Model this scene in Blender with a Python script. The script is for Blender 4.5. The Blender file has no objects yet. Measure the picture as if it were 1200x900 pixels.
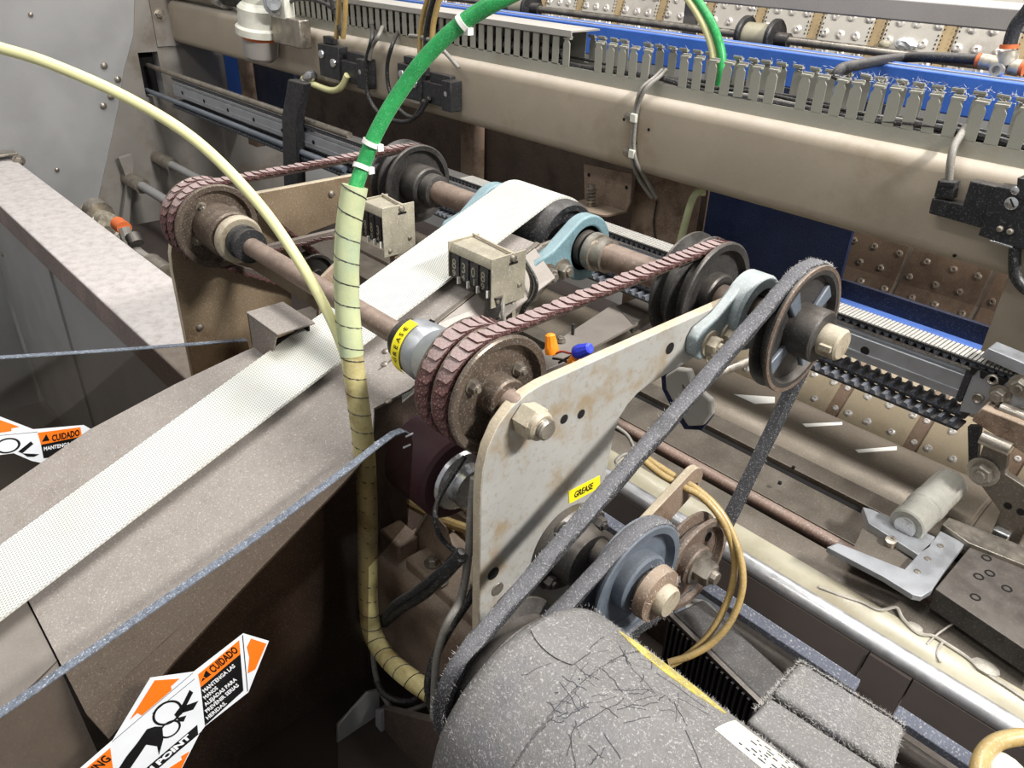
import bpy, bmesh, math, random
from mathutils import Vector, Matrix
random.seed(7)
PI = math.pi
S = bpy.context.scene
COL = S.collection

# ------------------------------------------------------------------ camera
AX = Vector((0.67362904, 0.38776413, -0.62917636))   # world X seen in camera axes (right, down, forward)
AY = Vector((0.7384267, -0.31762095, 0.59484698))
AZ = Vector((0.03082072, -0.86530683, -0.50029409))
EYE = Vector((0, 0, 1.6))
FOC = 920.0
cd = bpy.data.cameras.new('camera')
cam = bpy.data.objects.new('camera', cd)
COL.objects.link(cam)
cd.sensor_width = 36
cd.lens = 36 * FOC / 1200
cd.clip_start = 0.02
rt = Vector((AX[0], AY[0], AZ[0])); dn = Vector((AX[1], AY[1], AZ[1])); fw = Vector((AX[2], AY[2], AZ[2]))
M = Matrix((rt, -dn, -fw)).transposed().to_4x4()
M.translation = EYE
cam.matrix_world = M
S.camera = cam

# ------------------------------------------------------------------ world, lamps, exposure
S.view_settings.view_transform = 'Standard'
S.view_settings.look = 'None'
S.view_settings.gamma = 1
S.view_settings.use_curve_mapping = False
S.view_settings.exposure = 0.14
w = bpy.data.worlds.new('hall_ambient'); S.world = w
w.use_nodes = True
w.node_tree.nodes['Background'].inputs[0].default_value = (0.93, 0.96, 1.0, 1)
w.node_tree.nodes['Background'].inputs[1].default_value = 0.40


def lamp(name, loc, target, sx, sy, power, col=(1, 0.98, 0.955)):
    d = bpy.data.lights.new(name, 'AREA')
    d.shape = 'RECTANGLE'; d.size = sx; d.size_y = sy; d.energy = power; d.color = col
    o = bpy.data.objects.new(name, d); COL.objects.link(o)
    o.location = loc
    o.rotation_euler = (Vector(target) - Vector(loc)).to_track_quat('-Z', 'Y').to_euler()
    return o


lamp('hall_lamp', (1.75, 1.05, 3.2), (-0.5, 0.5, 1.1), 0.7, 0.18, 138)
lamp('hall_lamp', (-1.1, 0.9, 4.2), (-1.1, 0.9, 0), 2.4, 0.5, 70)
lamp('hall_lamp', (-1.2, -1.4, 4.2), (-1.2, -1.4, 0), 2.4, 0.5, 40)
lamp('hall_lamp', (-0.6, 3.2, 4.2), (-0.6, 2.6, 0), 2.4, 0.5, 80)


# ------------------------------------------------------------------ sight-line helper: the point of a named world plane
def ray(x, y):
    c = Vector(((x - 600) / FOC, (y - 450) / FOC, 1))
    return Vector((AX.dot(c), AY.dot(c), AZ.dot(c)))


def on(x, y, axis, v):
    d = ray(x, y); i = 'XYZ'.index(axis)
    return EYE + d * ((v - EYE[i]) / d[i])


def onp(x, y, p0, n):
    d = ray(x, y)
    return EYE + d * ((Vector(p0) - EYE).dot(Vector(n)) / d.dot(Vector(n)))


def rgb(r, g, b):
    f = lambda c: (c / 255 / 12.92) if c / 255 <= 0.04045 else ((c / 255 + 0.055) / 1.055) ** 2.4
    return (f(r), f(g), f(b))


# ------------------------------------------------------------------ materials
def mat(name, col, rough=0.6, metal=0.0, var=0.25, scale=14, dust=0.0, dustcol=(0.42, 0.38, 0.34), patch=None,
        patchcol=None, patchscale=6, speck=0.0, speckcol=(0.75, 0.73, 0.7), speckscale=420, bump=0.0, bumpscale=300,
        dmin=0.2, spec=0.4, coat=0):
    m = bpy.data.materials.new(name); m.use_nodes = True
    nt = m.node_tree; N = nt.nodes; L = nt.links
    b = N['Principled BSDF']
    b.inputs['Metallic'].default_value = metal
    b.inputs['Specular IOR Level'].default_value = spec
    if coat: b.inputs['Coat Weight'].default_value = coat
    tc = N.new('ShaderNodeTexCoord')

    def noise(sc, det=6, ro=0.6):
        n = N.new('ShaderNodeTexNoise'); n.inputs['Scale'].default_value = sc
        n.inputs['Detail'].default_value = det; n.inputs['Roughness'].default_value = ro
        L.new(tc.outputs['Object'], n.inputs['Vector']); return n.outputs['Fac']

    def ramp(src, a, c, lo=0.0, hi=1.0):
        r = N.new('ShaderNodeMapRange'); r.clamp = True; r.interpolation_type = 'SMOOTHSTEP'
        r.inputs[1].default_value = a; r.inputs[2].default_value = c
        r.inputs[3].default_value = lo; r.inputs[4].default_value = hi
        L.new(src, r.inputs[0]); return r.outputs[0]

    def mix(f, a, c):
        x = N.new('ShaderNodeMix'); x.data_type = 'RGBA'
        if isinstance(f, float): x.inputs[0].default_value = f
        else: L.new(f, x.inputs[0])
        for s, v in ((6, a), (7, c)):
            if isinstance(v, tuple): x.inputs[s].default_value = (*v[:3], 1)
            else: L.new(v, x.inputs[s])
        return x.outputs[2]

    def mul(a, c):
        x = N.new('ShaderNodeMath'); x.operation = 'MULTIPLY'; x.use_clamp = True
        for s, v in ((0, a), (1, c)):
            if isinstance(v, (int, float)): x.inputs[s].default_value = v
            else: L.new(v, x.inputs[s])
        return x.outputs[0]

    lo = tuple(c * (1 - var) for c in col); hi = tuple(min(1, c * (1 + var)) for c in col)
    c = mix(ramp(noise(scale), 0.32, 0.68), lo, hi)
    if patch is not None:
        c = mix(mul(ramp(noise(patchscale, 8, 0.65), 0.57 - patch * 0.3, 0.75 - patch * 0.3), 0.85), c, patchcol)
    if dust > 0:
        g = N.new('ShaderNodeNewGeometry'); sx = N.new('ShaderNodeSeparateXYZ')
        L.new(g.outputs['Normal'], sx.inputs[0])
        up = ramp(sx.outputs['Z'], dmin, 0.9)
        c = mix(mul(mul(up, ramp(noise(45, 8, 0.7), 0.15, 0.65, 0.45, 1)), dust), c, dustcol)
    if speck > 0:
        c = mix(ramp(noise(speckscale, 3, 0.75), 0.55, 0.66, 0.0, speck), c, speckcol)
        c = mix(ramp(noise(speckscale * 0.45, 4, 0.75), 0.55, 0.72, 0.0, speck * 0.6), c, tuple(v * 0.45 for v in col))
    L.new(c, b.inputs['Base Color'])
    L.new(ramp(noise(scale * 2), 0.3, 0.7, max(0.05, rough - 0.12), min(1, rough + 0.12)), b.inputs['Roughness'])
    if bump > 0:
        bp = N.new('ShaderNodeBump'); bp.inputs['Strength'].default_value = bump; bp.inputs['Distance'].default_value = 0.0015
        L.new(noise(bumpscale, 4, 0.7), bp.inputs['Height']); L.new(bp.outputs[0], b.inputs['Normal'])
    return m


LINT = rgb(176, 168, 160)
BROWN = rgb(120, 92, 62)
MAT = dict(
    beam=mat('tan_paint', rgb(160, 148, 130), 0.6, 0, 0.06, 9, dust=0.7, dustcol=rgb(196, 186, 172), dmin=0.35, patch=0.02, patchcol=rgb(138, 122, 98), patchscale=4, speck=0.2, speckcol=rgb(186, 176, 160), bump=0.12, bumpscale=500),
    darksheet=mat('brown_sheet', rgb(88, 74, 64), 0.6, 0.2, 0.3, 6, dust=0.5, patch=0.4, patchcol=rgb(58, 46, 40), speck=0.12),
    greysheet=mat('grey_sheet', rgb(146, 145, 143), 0.55, 0.1, 0.08, 4, speck=0.05),
    dirtshadesheet=mat('dirty_shaded_grey_sheet', rgb(126, 121, 114), 0.65, 0, 0.12, 4, patch=0.25, patchcol=rgb(108, 98, 86)),  # on the end panel this darker tone also stands for a shadow
    deck=mat('deck_plate', rgb(106, 98, 87), 0.42, 0.45, 0.22, 8, dust=0.5, dustcol=rgb(130, 122, 112), patch=0.3, patchcol=rgb(82, 70, 58), speck=0.15),
    bed=mat('dusty_bed', rgb(122, 112, 103), 0.75, 0, 0.12, 10, dust=0.8, dustcol=rgb(149, 142, 135), patch=0.05, patchcol=rgb(118, 100, 84), speck=0.6, speckcol=rgb(196, 191, 186), speckscale=480, bump=0.3, bumpscale=420),
    leftbeam=mat('dusty_frame', rgb(116, 102, 96), 0.7, 0, 0.12, 9, dust=0.95, dustcol=rgb(196, 190, 186), patch=0.1, patchcol=rgb(150, 124, 116), patchscale=9, speck=0.4, speckcol=rgb(206, 200, 196), bump=0.2),
    plate=mat('grey_plate', rgb(166, 164, 158), 0.5, 0.05, 0.08, 5, patch=0.31, patchcol=rgb(146, 126, 94), patchscale=13, speck=0.4, speckcol=rgb(136, 118, 90), speckscale=150),
    plateedge=mat('tan_plate_edge', rgb(184, 170, 146), 0.8, 0, 0.14, 30, speck=0.5, speckcol=rgb(226, 216, 200), speckscale=420, bump=0.3),
    lplate=mat('brown_plate', rgb(134, 116, 92), 0.5, 0.1, 0.18, 9, patch=0.35, patchcol=rgb(98, 76, 52), patchscale=9, speck=0.2),
    shaft=mat('rusty_shaft', rgb(130, 111, 97), 0.48, 0.4, 0.18, 40, dust=0.35, dustcol=rgb(170, 154, 143), speck=0.45, speckcol=rgb(172, 160, 150), speckscale=300),
    steel=mat('worn_steel', rgb(150, 142, 130), 0.38, 0.75, 0.2, 40, speck=0.2, dust=0.2),
    bright=mat('bright_steel', rgb(200, 200, 200), 0.28, 0.9, 0.08, 30, speck=0.1),
    alu=mat('aluminium', rgb(164, 166, 169), 0.45, 0.6, 0.07, 25, speck=0.2, speckcol=rgb(196, 198, 200)),
    chrome=mat('polished_tube', rgb(196, 196, 196), 0.42, 0.7, 0.08, 30, speck=0.25, speckcol=rgb(150, 150, 150)),
    nut=mat('tan_nut', rgb(164, 153, 132), 0.65, 0.1, 0.15, 60, dust=0.4, dustcol=rgb(194, 184, 166), patch=0.25, patchcol=rgb(124, 106, 82), patchscale=60, speck=0.5, speckcol=rgb(206, 198, 182)),
    black=mat('black_plastic', rgb(34, 34, 36), 0.45, 0, 0.2, 30, dust=0.22, dustcol=rgb(120, 112, 104), speck=0.12),
    rubber=mat('black_rubber', rgb(40, 40, 42), 0.6, 0, 0.2, 30, dust=0.25, speck=0.12),
    castiron=mat('dark_iron', rgb(70, 68, 66), 0.45, 0.5, 0.25, 25, dust=0.35, dustcol=rgb(150, 140, 130), speck=0.3, speckcol=rgb(150, 142, 134)),
    bluegrey=mat('bluegrey_iron', rgb(98, 106, 116), 0.45, 0.2, 0.15, 25, dust=0.25, dustcol=rgb(150, 148, 146), speck=0.3, speckcol=rgb(160, 160, 160)),
    rust=mat('rusty_iron', rgb(112, 96, 83), 0.5, 0.3, 0.2, 30, dust=0.2, patch=0.3, patchcol=rgb(92, 68, 54), patchscale=30, speck=0.3),
    pulley=mat('brown_iron', rgb(100, 87, 75), 0.42, 0.45, 0.25, 25, patch=0.3, patchcol=rgb(74, 58, 46), patchscale=20, dust=0.3, dustcol=rgb(150, 138, 124), speck=0.3),
    redbelt=mat('dusty_red_link', rgb(86, 52, 48), 0.8, 0, 0.3, 160, dust=0.85, dustcol=rgb(170, 152, 148), dmin=0.5, speck=0.65, speckcol=rgb(172, 154, 150), speckscale=460, bump=0.9, bumpscale=420),
    vbelt=mat('linty_belt', rgb(46, 46, 48), 0.95, 0, 0.2, 60, dust=0.62, dustcol=rgb(128, 127, 130), dmin=0.2, speck=0.68, speckcol=rgb(172, 170, 172), speckscale=560, bump=0.9, bumpscale=420),
    vbeltdark=mat('dark_belt_side', rgb(34, 34, 34), 0.8, 0, 0.2, 60, speck=0.25, speckscale=420),
    bearing=mat('blue_bearing_paint', rgb(104, 134, 142), 0.5, 0.05, 0.12, 20, dust=0.5, dustcol=rgb(150, 166, 168), patch=0.2, patchcol=rgb(84, 104, 108), patchscale=20, speck=0.45, speckcol=rgb(170, 184, 186)),
    bearing2=mat('grey_bearing_paint', rgb(128, 140, 142), 0.55, 0.05, 0.12, 20, dust=0.75, dustcol=rgb(172, 176, 174), patch=0.25, patchcol=rgb(100, 104, 102), patchscale=20, speck=0.35),
    motor=mat('linty_motor', rgb(88, 86, 84), 0.72, 0.1, 0.22, 12, dust=0.6, dustcol=rgb(134, 131, 128), dmin=0.25, patch=0.2, patchcol=rgb(84, 84, 92), patchscale=14, speck=0.55, speckcol=rgb(188, 184, 180), speckscale=420, bump=0.6, bumpscale=380),
    duct=mat('duct_plastic', rgb(152, 150, 138), 0.6, 0, 0.06, 8, dust=0.4, dustcol=rgb(186, 182, 172), patch=0.15, patchcol=rgb(140, 128, 108), speck=0.08),
    lid=mat('duct_lid', rgb(164, 160, 152), 0.55, 0, 0.06, 8, dust=0.5, dustcol=rgb(190, 184, 176), speck=0.1),
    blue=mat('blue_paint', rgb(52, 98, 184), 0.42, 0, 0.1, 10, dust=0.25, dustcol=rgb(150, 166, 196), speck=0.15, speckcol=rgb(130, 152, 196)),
    blueshaded=mat('shaded_blue_paint', rgb(19, 31, 60), 0.55, 0, 0.15, 8, dust=0.1, speck=0.08),  # blue paint with the shade under the beam put into its colour
    greybar=mat('grey_bar', rgb(150, 144, 138), 0.6, 0, 0.06, 8, dust=0.6, dustcol=rgb(214, 208, 204), speck=0.1),
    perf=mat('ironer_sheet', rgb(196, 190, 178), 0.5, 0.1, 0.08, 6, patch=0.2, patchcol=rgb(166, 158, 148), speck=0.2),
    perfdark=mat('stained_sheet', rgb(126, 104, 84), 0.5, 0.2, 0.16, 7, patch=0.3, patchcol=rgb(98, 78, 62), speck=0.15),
    strip=mat('ochre_strip', rgb(170, 148, 112), 0.6, 0, 0.15, 10),
    dimple=mat('dimple_metal', rgb(214, 208, 200), 0.4, 0.4, 0.1, 40),
    fitting=mat('white_fitting', rgb(206, 204, 190), 0.5, 0, 0.1, 30, speck=0.1),
    brass=mat('soldered_fitting', rgb(176, 168, 150), 0.4, 0.5, 0.25, 60, speck=0.3),
    orange=mat('orange_plastic', rgb(240, 140, 30), 0.4, 0, 0.06, 40),
    orangering=mat('orange_ring', rgb(204, 104, 56), 0.5, 0, 0.1, 40),
    bluenut=mat('blue_plastic', rgb(58, 72, 214), 0.4, 0, 0.06, 40),
    redwire=mat('red_wire', rgb(170, 66, 60), 0.5, 0, 0.15, 60),
    greywire=mat('grey_cable', rgb(122, 118, 110), 0.55, 0, 0.1, 30, dust=0.4, dustcol=rgb(178, 172, 164), speck=0.25),
    blackwire=mat('black_cable', rgb(34, 34, 34), 0.45, 0, 0.2, 30, dust=0.3, dustcol=rgb(110, 104, 98), speck=0.2),
    clearhose=mat('milky_hose', rgb(216, 212, 158), 0.35, 0, 0.05, 20, speck=0.04),
    yellowhose=mat('amber_hose', rgb(166, 138, 82), 0.3, 0, 0.14, 30, dust=0.35, dustcol=rgb(178, 164, 128), speck=0.3),
    greenhose=mat('green_hose', rgb(44, 148, 78), 0.3, 0, 0.16, 60, speck=0.4, speckcol=rgb(150, 200, 160), speckscale=700),
    wrap=mat('spiral_wrap', rgb(188, 194, 150), 0.35, 0, 0.12, 16, patch=0.35, patchcol=rgb(160, 178, 150), patchscale=12, speck=0.1),
    wrapdirty=mat('stained_wrap', rgb(190, 178, 124), 0.45, 0, 0.16, 14, patch=0.4, patchcol=rgb(136, 112, 64), patchscale=16, speck=0.2),
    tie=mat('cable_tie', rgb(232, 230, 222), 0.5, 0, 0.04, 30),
    yellow=mat('yellow_label', rgb(244, 226, 30), 0.45, 0, 0.05, 20, speck=0.05),
    wornyellow=mat('worn_yellow_label', rgb(184, 168, 76), 0.6, 0, 0.15, 40, patch=0.45, patchcol=rgb(140, 130, 90), patchscale=60, speck=0.7),
    plate_label=mat('worn_white_label', rgb(190, 189, 180), 0.5, 0, 0.06, 30, patch=0.25, patchcol=rgb(150, 138, 112), patchscale=30, speck=0.3, speckcol=rgb(140, 136, 130)),
    white=mat('label_white', rgb(232, 234, 236), 0.4, 0, 0.03, 20),
    signorange=mat('label_orange', rgb(246, 122, 30), 0.4, 0, 0.04, 20),
    ink=mat('label_black', rgb(20, 20, 20), 0.45, 0, 0.1, 20),
    inkwhite=mat('label_white_ink', rgb(238, 238, 238), 0.45, 0, 0.03, 20),
    counter=mat('counter_metal', rgb(160, 153, 134), 0.5, 0.3, 0.14, 30, dust=0.4, dustcol=rgb(186, 176, 156), speck=0.4),
    maroon=mat('maroon_cover', rgb(54, 24, 30), 0.6, 0, 0.15, 12),
    casting=mat('dirty_casting', rgb(138, 118, 100), 0.6, 0.05, 0.2, 10, dust=0.6, dustcol=rgb(164, 148, 130), patch=0.35, patchcol=rgb(98, 76, 58), patchscale=12, speck=0.25),
    cream=mat('cream_guard', rgb(170, 163, 140), 0.3, 0, 0.08, 7, patch=0.2, patchcol=rgb(150, 140, 116), patchscale=6, spec=0.6),
    glue=mat('sealant', rgb(170, 164, 152), 0.45, 0, 0.2, 60, speck=0.3),
    frost=mat('frosted_edge', rgb(94, 100, 110), 0.75, 0, 0.3, 160, speck=0.8, speckcol=rgb(186, 190, 196), speckscale=520, bump=0.5),
    frosttube=mat('frosted_tube', rgb(158, 156, 146), 0.32, 0.2, 0.16, 14, speck=0.15),
    roller=mat('steel_roller', rgb(124, 114, 100), 0.42, 0.35, 0.1, 4, speck=0.12),
    rustpipe=mat('rusty_pipe', rgb(122, 96, 82), 0.55, 0.2, 0.2, 20, dust=0.6, dustcol=rgb(158, 140, 128), speck=0.35),
    ledge=mat('pale_blue_ledge', rgb(104, 108, 120), 0.6, 0.1, 0.12, 20, speck=0.5),
    bedlow=mat('smooth_bed', rgb(128, 120, 112), 0.4, 0.2, 0.1, 6, speck=0.25, speckcol=rgb(176, 170, 164), dust=0.3),
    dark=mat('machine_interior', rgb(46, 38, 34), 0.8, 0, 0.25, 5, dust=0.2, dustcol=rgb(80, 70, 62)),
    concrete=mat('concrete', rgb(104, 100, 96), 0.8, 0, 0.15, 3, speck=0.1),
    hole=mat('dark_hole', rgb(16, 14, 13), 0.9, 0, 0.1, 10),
    toothtop=mat('grey_tooth', rgb(150, 148, 142), 0.7, 0, 0.12, 60, dust=0.7, dustcol=rgb(190, 186, 178), dmin=0.4, speck=0.2),
    toothdark=mat('tooth_rubber', rgb(80, 84, 92), 0.6, 0, 0.2, 60, dust=0.4, dustcol=rgb(140, 142, 146), speck=0.3),
    perftan=mat('tan_ironer_sheet', rgb(172, 156, 128), 0.55, 0.05, 0.1, 6, patch=0.25, patchcol=rgb(146, 130, 104), speck=0.2),
    dimpledark=mat('dull_dimple', rgb(150, 136, 120), 0.45, 0.3, 0.2, 40),
    lint=mat('white_lint', rgb(196, 192, 186), 0.9, 0, 0.15, 40),
    scratch=mat('scratched_streak', rgb(52, 52, 58), 0.6, 0, 0.2, 40),
)


# white belt: woven diamond relief in its own metre grid
def belt_mat():
    m = bpy.data.materials.new('white_woven_belt'); m.use_nodes = True
    nt = m.node_tree; N = nt.nodes; L = nt.links; b = N['Principled BSDF']
    tc = N.new('ShaderNodeTexCoord'); sp = N.new('ShaderNodeSeparateXYZ'); L.new(tc.outputs['Object'], sp.inputs[0])

    def mth(op, a, c=None):
        x = N.new('ShaderNodeMath'); x.operation = op
        for s, v in ((0, a), (1, c)):
            if v is None: continue
            if isinstance(v, (int, float)): x.inputs[s].default_value = v
            else: L.new(v, x.inputs[s])
        return x.outputs[0]
    a = mth('SINE', mth('MULTIPLY', sp.outputs['X'], 2 * PI / 0.0038))
    y = mth('SINE', mth('MULTIPLY', sp.outputs['Y'], 2 * PI / 0.0058))
    h = mth('MULTIPLY', a, y)
    r = N.new('ShaderNodeMapRange'); r.clamp = True
    r.inputs[1].default_value = 0.0; r.inputs[2].default_value = -0.7; r.inputs[3].default_value = 0; r.inputs[4].default_value = 1
    L.new(h, r.inputs[0])
    nz = N.new('ShaderNodeTexNoise'); nz.inputs['Scale'].default_value = 9; nz.inputs['Detail'].default_value = 5
    L.new(tc.outputs['Object'], nz.inputs['Vector'])
    r2 = N.new('ShaderNodeMapRange'); r2.inputs[1].default_value = 0.45; r2.inputs[2].default_value = 0.75; r2.clamp = True
    L.new(nz.outputs['Fac'], r2.inputs[0])
    mx0 = N.new('ShaderNodeMix'); mx0.data_type = 'RGBA'; L.new(r2.outputs[0], mx0.inputs[0])
    mx0.inputs[6].default_value = (*rgb(212, 212, 206), 1); mx0.inputs[7].default_value = (*rgb(202, 198, 182), 1)
    mx = N.new('ShaderNodeMix'); mx.data_type = 'RGBA'; L.new(r.outputs[0], mx.inputs[0])
    L.new(mx0.outputs[2], mx.inputs[6]); mx.inputs[7].default_value = (*rgb(132, 134, 130), 1)
    L.new(mx.outputs[2], b.inputs['Base Color'])
    b.inputs['Roughness'].default_value = 0.6
    bp = N.new('ShaderNodeBump'); bp.inputs['Strength'].default_value = 0.35; bp.inputs['Distance'].default_value = 0.0006
    L.new(h, bp.inputs['Height']); L.new(bp.outputs[0], b.inputs['Normal'])
    return m


def smoke_mat():
    m = bpy.data.materials.new('smoked_acrylic'); m.use_nodes = True
    nt = m.node_tree; N = nt.nodes; L = nt.links
    N.remove(N['Principled BSDF'])
    t = N.new('ShaderNodeBsdfTransparent'); t.inputs[0].default_value = (0.63, 0.595, 0.56, 1)
    g = N.new('ShaderNodeBsdfGlossy'); g.inputs['Roughness'].default_value = 0.09; g.inputs[0].default_value = (1, 1, 1, 1)
    f = N.new('ShaderNodeFresnel'); f.inputs[0].default_value = 1.4
    x = N.new('ShaderNodeMixShader'); gm = N.new('ShaderNodeNewGeometry'); iv = N.new('ShaderNodeMath'); iv.operation = 'SUBTRACT'; iv.inputs[0].default_value = 1
    L.new(gm.outputs['Backfacing'], iv.inputs[1]); ml = N.new('ShaderNodeMath'); ml.operation = 'MULTIPLY'
    L.new(f.outputs[0], ml.inputs[0]); L.new(iv.outputs[0], ml.inputs[1])   # only the outer skin reflects
    L.new(ml.outputs[0], x.inputs[0]); L.new(t.outputs[0], x.inputs[1]); L.new(g.outputs[0], x.inputs[2])
    L.new(x.outputs[0], N['Material Output'].inputs[0])
    return m


MAT['belt'] = belt_mat(); MAT['smoke'] = smoke_mat()


# ------------------------------------------------------------------ mesh builder
class MB:
    def __init__(s): s.v = []; s.f = []; s.mi = []; s.cur = 0

    def add(s, vs, fs):
        o = len(s.v); s.v += [Vector(p) for p in vs]
        for f in fs: s.f.append([o + i for i in f]); s.mi.append(s.cur)
        return s

    def box(s, a, b, R=None, c=None):
        (x0, y0, z0), (x1, y1, z1) = a, b
        vs = [Vector(p) for p in ((x0, y0, z0), (x1, y0, z0), (x1, y1, z0), (x0, y1, z0), (x0, y0, z1), (x1, y0, z1), (x1, y1, z1), (x0, y1, z1))]
        if R is not None:
            c = Vector(c) if c is not None else Vector((0, 0, 0))
            vs = [R @ (p - c) + c for p in vs]
        return s.add(vs, [(0, 3, 2, 1), (4, 5, 6, 7), (0, 1, 5, 4), (1, 2, 6, 5), (2, 3, 7, 6), (3, 0, 4, 7)])

    def lathe(s, p0, axis, prof, n=32, cap=True):
        """prof: list of (distance along axis, radius)."""
        p0 = Vector(p0); ax = Vector(axis).normalized()
        u = ax.orthogonal().normalized(); v = ax.cross(u)
        vs = []; fs = []
        for (t, r) in prof:
            for i in range(n):
                a = 2 * PI * i / n
                vs.append(p0 + ax * t + (u * math.cos(a) + v * math.sin(a)) * r)
        k = len(prof)
        for j in range(k - 1):
            for i in range(n):
                i2 = (i + 1) % n
                fs.append((j * n + i, j * n + i2, (j + 1) * n + i2, (j + 1) * n + i))
        if cap:
            fs.append(tuple(range(n))[::-1]); fs.append(tuple((k - 1) * n + i for i in range(n)))
        return s.add(vs, fs)

    def cyl(s, a, b, r, n=24, r2=None):
        a = Vector(a); b = Vector(b)
        return s.lathe(a, b - a, [(0, r), ((b - a).length, r if r2 is None else r2)], n)

    def prism(s, poly, d):
        """poly: 3-D outline in a plane; d: extrusion vector."""
        d = Vector(d); n = len(poly)
        poly = [Vector(p) for p in poly]
        vs = poly + [p + d for p in poly]
        fs = [tuple(range(n))[::-1], tuple(n + i for i in range(n))]
        fs += [(i, (i + 1) % n, n + (i + 1) % n, n + i) for i in range(n)]
        return s.add(vs, fs)

    def px(s, yz, x0, x1):
        return s.prism([(x0, y, z) for y, z in yz], (x1 - x0, 0, 0))

    def sphere(s, c, r, n=12, sc=(1, 1, 1)):
        c = Vector(c); vs = []; fs = []; k = n // 2
        for j in range(1, k):
            t = PI * j / k
            for i in range(n):
                a = 2 * PI * i / n
                vs.append(c + Vector((math.sin(t) * math.cos(a) * sc[0], math.sin(t) * math.sin(a) * sc[1], math.cos(t) * sc[2])) * r)
        top = len(vs); vs += [c + Vector((0, 0, r * sc[2])), c - Vector((0, 0, r * sc[2]))]
        for j in range(k - 2):
            for i in range(n):
                fs.append((j * n + i, (j + 1) * n + i, (j + 1) * n + (i + 1) % n, j * n + (i + 1) % n))
        for i in range(n):
            fs.append((top, i, (i + 1) % n)); fs.append((top + 1, (k - 2) * n + (i + 1) % n, (k - 2) * n + i))
        return s.add(vs, fs)

    def tube(s, pts, r, n=10, sub=6, closed=False, rf=None, cap=True):
        P = spline(pts, sub, closed)
        m = len(P); vs = []; fs = []
        up = None
        for i, p in enumerate(P):
            if closed: t = (P[(i + 1) % m] - P[i - 1]).normalized()
            else: t = (P[min(i + 1, m - 1)] - P[max(i - 1, 0)]).normalized()
            if up is None: up = t.orthogonal().normalized()
            up = (up - t * up.dot(t)).normalized()
            sd = t.cross(up)
            rr = r if rf is None else rf(i / (m - 1))
            for k in range(n):
                a = 2 * PI * k / n
                vs.append(p + (up * math.cos(a) + sd * math.sin(a)) * rr)
        for i in range(m if closed else m - 1):
            j = (i + 1) % m
            for k in range(n):
                k2 = (k + 1) % n
                fs.append((i * n + k, i * n + k2, j * n + k2, j * n + k))
        if not closed and cap:
            fs.append(tuple(range(n))[::-1]); fs.append(tuple((m - 1) * n + k for k in range(n)))
        return s.add(vs, fs)

    def hexa(s, p, axis, r, h, rot=0.0, bore=True):
        p = Vector(p); ax = Vector(axis).normalized()
        s.lathe(p, ax, [(0, r * 1.02), (h * 0.85, r * 1.0), (h, r * 0.86)], 6)
        return s

    def bolt(s, p, axis, r=0.006, h=0.006, washer=True):
        p = Vector(p); ax = Vector(axis).normalized()
        if washer: s.lathe(p - ax * 0.001, ax, [(0, r * 1.45), (0.0025, r * 1.45)], 16); p = p + ax * 0.0015
        s.hexa(p, ax, r, h)
        s.lathe(p + ax * h, ax, [(-0.001, r * 0.55), (h * 0.35, r * 0.5)], 10)
        return s

    def mesh(s, name, off=Vector((0, 0, 0)), mats=(), smooth=35, flip=True):
        me = bpy.data.meshes.new(name)
        me.from_pydata([tuple(p - off) for p in s.v], [], s.f)
        if flip:
            bm = bmesh.new(); bm.from_mesh(me); bmesh.ops.recalc_face_normals(bm, faces=bm.faces); bm.to_mesh(me); bm.free()
        for m in mats: me.materials.append(m)
        if len(mats) > 1 and len(me.polygons) == len(s.mi):
            me.polygons.foreach_set('material_index', s.mi)
        if smooth:
            me.shade_smooth(); me.set_sharp_from_angle(angle=math.radians(smooth))
        me.update()
        return me

    def build(s, name, m, parent=None, bevel=0, label=None, stuff=False, smooth=35, seg=2):
        off = wpos(parent) if parent else base_of(s.v)
        mats = m if isinstance(m, (list, tuple)) else [m]
        me = s.mesh(name, off, [MAT[k] for k in mats], smooth)
        o = bpy.data.objects.new(name, me); COL.objects.link(o)
        if parent: o.parent = parent
        else: o.location = off
        if label: o['label'] = label
        if stuff: o['kind'] = 'stuff'
        if bevel:
            md = o.modifiers.new('bevel', 'BEVEL'); md.width = bevel; md.segments = seg; md.limit_method = 'ANGLE'; md.angle_limit = math.radians(40)
        return o


def wpos(o):
    p = Vector((0, 0, 0))
    while o: p = p + o.location; o = o.parent
    return p


def base_of(vs):
    lo = [min(v[i] for v in vs) for i in range(3)]; hi = [max(v[i] for v in vs) for i in range(3)]
    return Vector(((lo[0] + hi[0]) / 2, (lo[1] + hi[1]) / 2, lo[2]))


def spline(pts, sub, closed=False):
    P = [Vector(p) for p in pts]
    if sub <= 1 or len(P) < 3: return P
    out = []; n = len(P)
    for i in range(n if closed else n - 1):
        if closed: a, b, c, d = P[i - 1], P[i], P[(i + 1) % n], P[(i + 2) % n]
        else: a, b, c, d = P[max(i - 1, 0)], P[i], P[i + 1], P[min(i + 2, n - 1)]
        for k in range(sub):
            t = k / sub
            out.append(0.5 * (2 * b + (c - a) * t + (2 * a - 5 * b + 4 * c - d) * t * t + (3 * b - a - 3 * c + d) * t ** 3))
    if not closed: out.append(P[-1])
    return out


def tag(o, label, cat, group=None):
    o['label'] = label; o['category'] = cat
    if group: o['group'] = group
    return o


def thing(name, loc, label, cat, group=None):
    o = bpy.data.objects.new(name, None); COL.objects.link(o); o.location = loc; o.empty_display_size = 0.02
    return tag(o, label, cat, group)


def struct(o):
    o['kind'] = 'structure'; return o


def piece(me, name, parent, mw):
    """one more piece sharing a mesh; mw is its world matrix"""
    o = bpy.data.objects.new(name, me); COL.objects.link(o); o.parent = parent
    o.matrix_local = Matrix.Translation(-wpos(parent)) @ mw
    return o


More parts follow.
